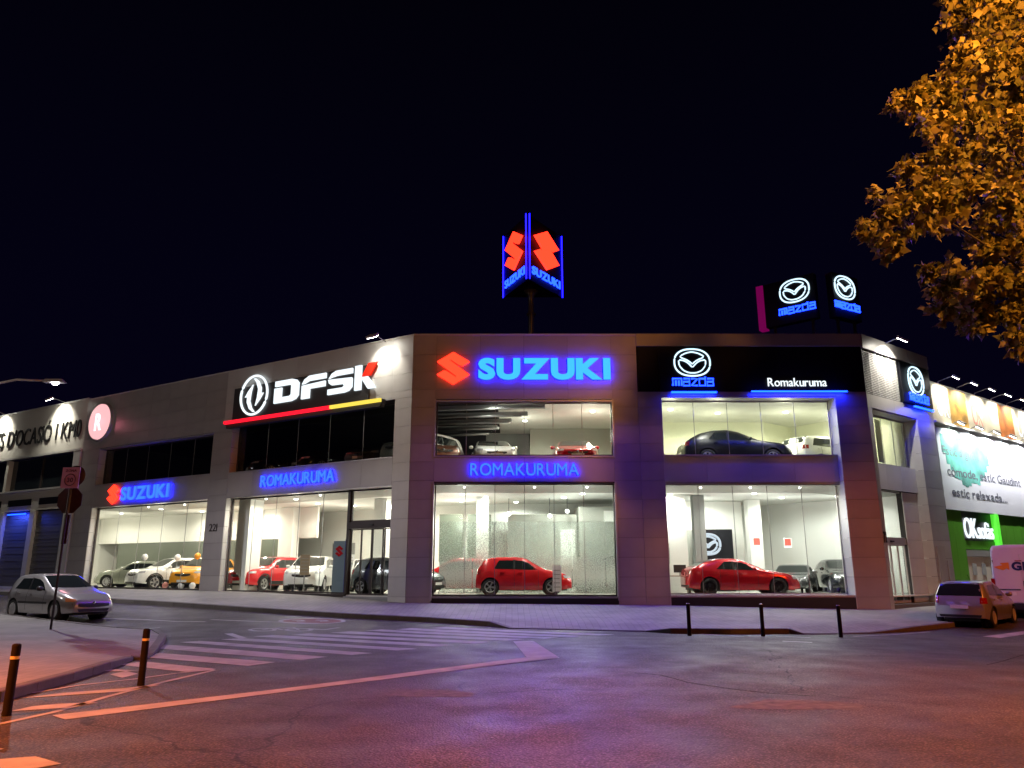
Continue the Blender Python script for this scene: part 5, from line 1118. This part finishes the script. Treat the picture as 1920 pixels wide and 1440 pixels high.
def tp(px, py, Y): # point at depth Y relative to the tree foot
    cx = (px-960)/1414; c = (720-py)/1414; r = (cx, math.cos(PITCH)-c*math.sin(PITCH), math.sin(PITCH)+c*math.cos(PITCH)); k = Y/r[1]; return Vector((r[0]*k-TX, Y-TY, EZ+r[2]*k))
MB().tube([(0, 0, -.1), (.05, 0, 1.2), (-.05, .1, 2.6), (.05, 0, 3.8), (0, 0, 5.5), (.1, 0, 8)], [.24, .19, .17, .15, .12, .06], 10).build('trunk', M['bark'], tree)
CL = [ # clump centre in the picture, radius in pixels, depth
 (1790,8,60,11.6),(1850,60,90,11.8),(1905,20,80,12.4),(1820,110,60,11.3),(1880,150,90,12.0),(1790,175,60,11.5),(1740,195,50,11.1),(1700,190,34,11.0),(1675,195,20,10.9),(1850,230,80,11.7),(1920,240,90,12.6),
 (1775,235,45,11.2),(1725,232,30,11.0),(1905,330,85,12.3),(1830,300,60,11.7),(1790,292,40,11.3),(1750,310,46,11.1),(1705,335,40,10.9),(1690,385,52,10.8),(1740,375,60,11.0),(1800,370,60,11.4),(1860,400,70,11.8),
 (1640,365,20,10.6),(1655,395,32,10.7),(1608,428,22,10.5),(1645,432,34,10.6),(1680,445,36,10.7),(1665,465,22,10.7),(1720,425,36,10.9),(1770,410,40,11.1),(1920,430,70,12.2),(1880,480,50,11.9),(1850,455,34,11.7),
 (1905,520,55,12.1),(1860,525,45,11.9),(1820,515,45,11.7),(1765,505,34,12.9),(1740,520,28,13.0),(1780,545,45,12.9),(1745,565,26,13.0),(1800,580,34,12.7),(1840,575,45,12.2),(1890,570,50,12.0),(1830,605,26,12.2),(1780,590,20,12.9),
 (1905,640,26,11.6),(1890,628,16,11.6),(1918,658,18,11.6),(1935,610,50,12.0),(2000,100,130,12.6),(2010,300,130,12.8),(2000,500,120,12.6),(1960,-60,120,12.4),(1840,-50,80,12.0),(2100,200,160,13),(2090,450,150,13)]
lv = []; lf = []; tone = []
LS = [(0,0,0),(.18,.13,.02),(.46,.36,-.04),(.60,.20,.03),(1.0,.0,-.10),(.60,-.20,.03),(.46,-.36,-.04),(.18,-.13,.02)]
LF_ = [(0,1,3),(1,2,3),(0,3,5),(3,4,5),(0,5,7),(5,6,7)]
for (px, py, rp_, Y) in CL:
    c = tp(px, py, Y); rr = rp_/1414*Y*1.02; N = int(56*(rr/.2)**2.2) if rr < .5 else int(60*(2.5)**2.2*(rr/.5)**1.7)
    N = min(N, 1500)
    sub = [Vector((random.gauss(0, 1), random.gauss(0, 1), random.gauss(0, 1))).normalized()*rr*random.uniform(.35, .95) for _ in range(max(3, int(rr*16)))]
    for _ in range(N):
        s = random.choice(sub); q = c+s+Vector((random.gauss(0, 1), random.gauss(0, 1), random.gauss(0, 1)))*rr*.19
        if (q-c).length > rr*1.15: continue
        ln = random.choice((.07, .10, .13, .16, .20))*random.uniform(.85, 1.15); d = Vector((random.gauss(0, 1), random.gauss(0, 1), random.gauss(-.75, .7))).normalized(); a = Vector((random.gauss(0, 1), random.gauss(0, 1), random.gauss(.3, 1))); u = d.cross(a).normalized(); nn = u.cross(d)
        b0 = len(lv); cu = random.uniform(-.5, 1.0)
        lv += [tuple(q+d*x*ln+u*y*ln*1.15+nn*(z*cu*2-.25*x*x)*ln) for x, y, z in LS]; lf += [tuple(b0+i for i in f) for f in LF_]; tone += [random.random()]*8
me = bpy.data.meshes.new('crown'); me.from_pydata(lv, [], lf); at_ = me.attributes.new('tone', 'FLOAT', 'POINT'); at_.data.foreach_set('value', tone); me.materials.append(M['leaf'])
o = link('crown', me, tree); o['kind'] = 'stuff'
for i, ks in enumerate(((3.8, [5, 7, 8]), (4.6, [0, 1]), (2.8, [31, 29, 28]), (2.9, [38, 37, 36]), (2.6, [46, 45]))):
    z0_, ids = ks; pts = [Vector((0, 0, z0_))]+[tp(CL[j][0], CL[j][1], CL[j][3]) for j in ids]
    Q = [pts[0], pts[0].lerp(pts[1], .5)+Vector((0, 0, .25))]+pts[1:]; MB().tube(Q, [.05]+[.03*(1-k/len(Q))+.005 for k in range(1, len(Q))], 7).build('limb', M['bark'], tree)
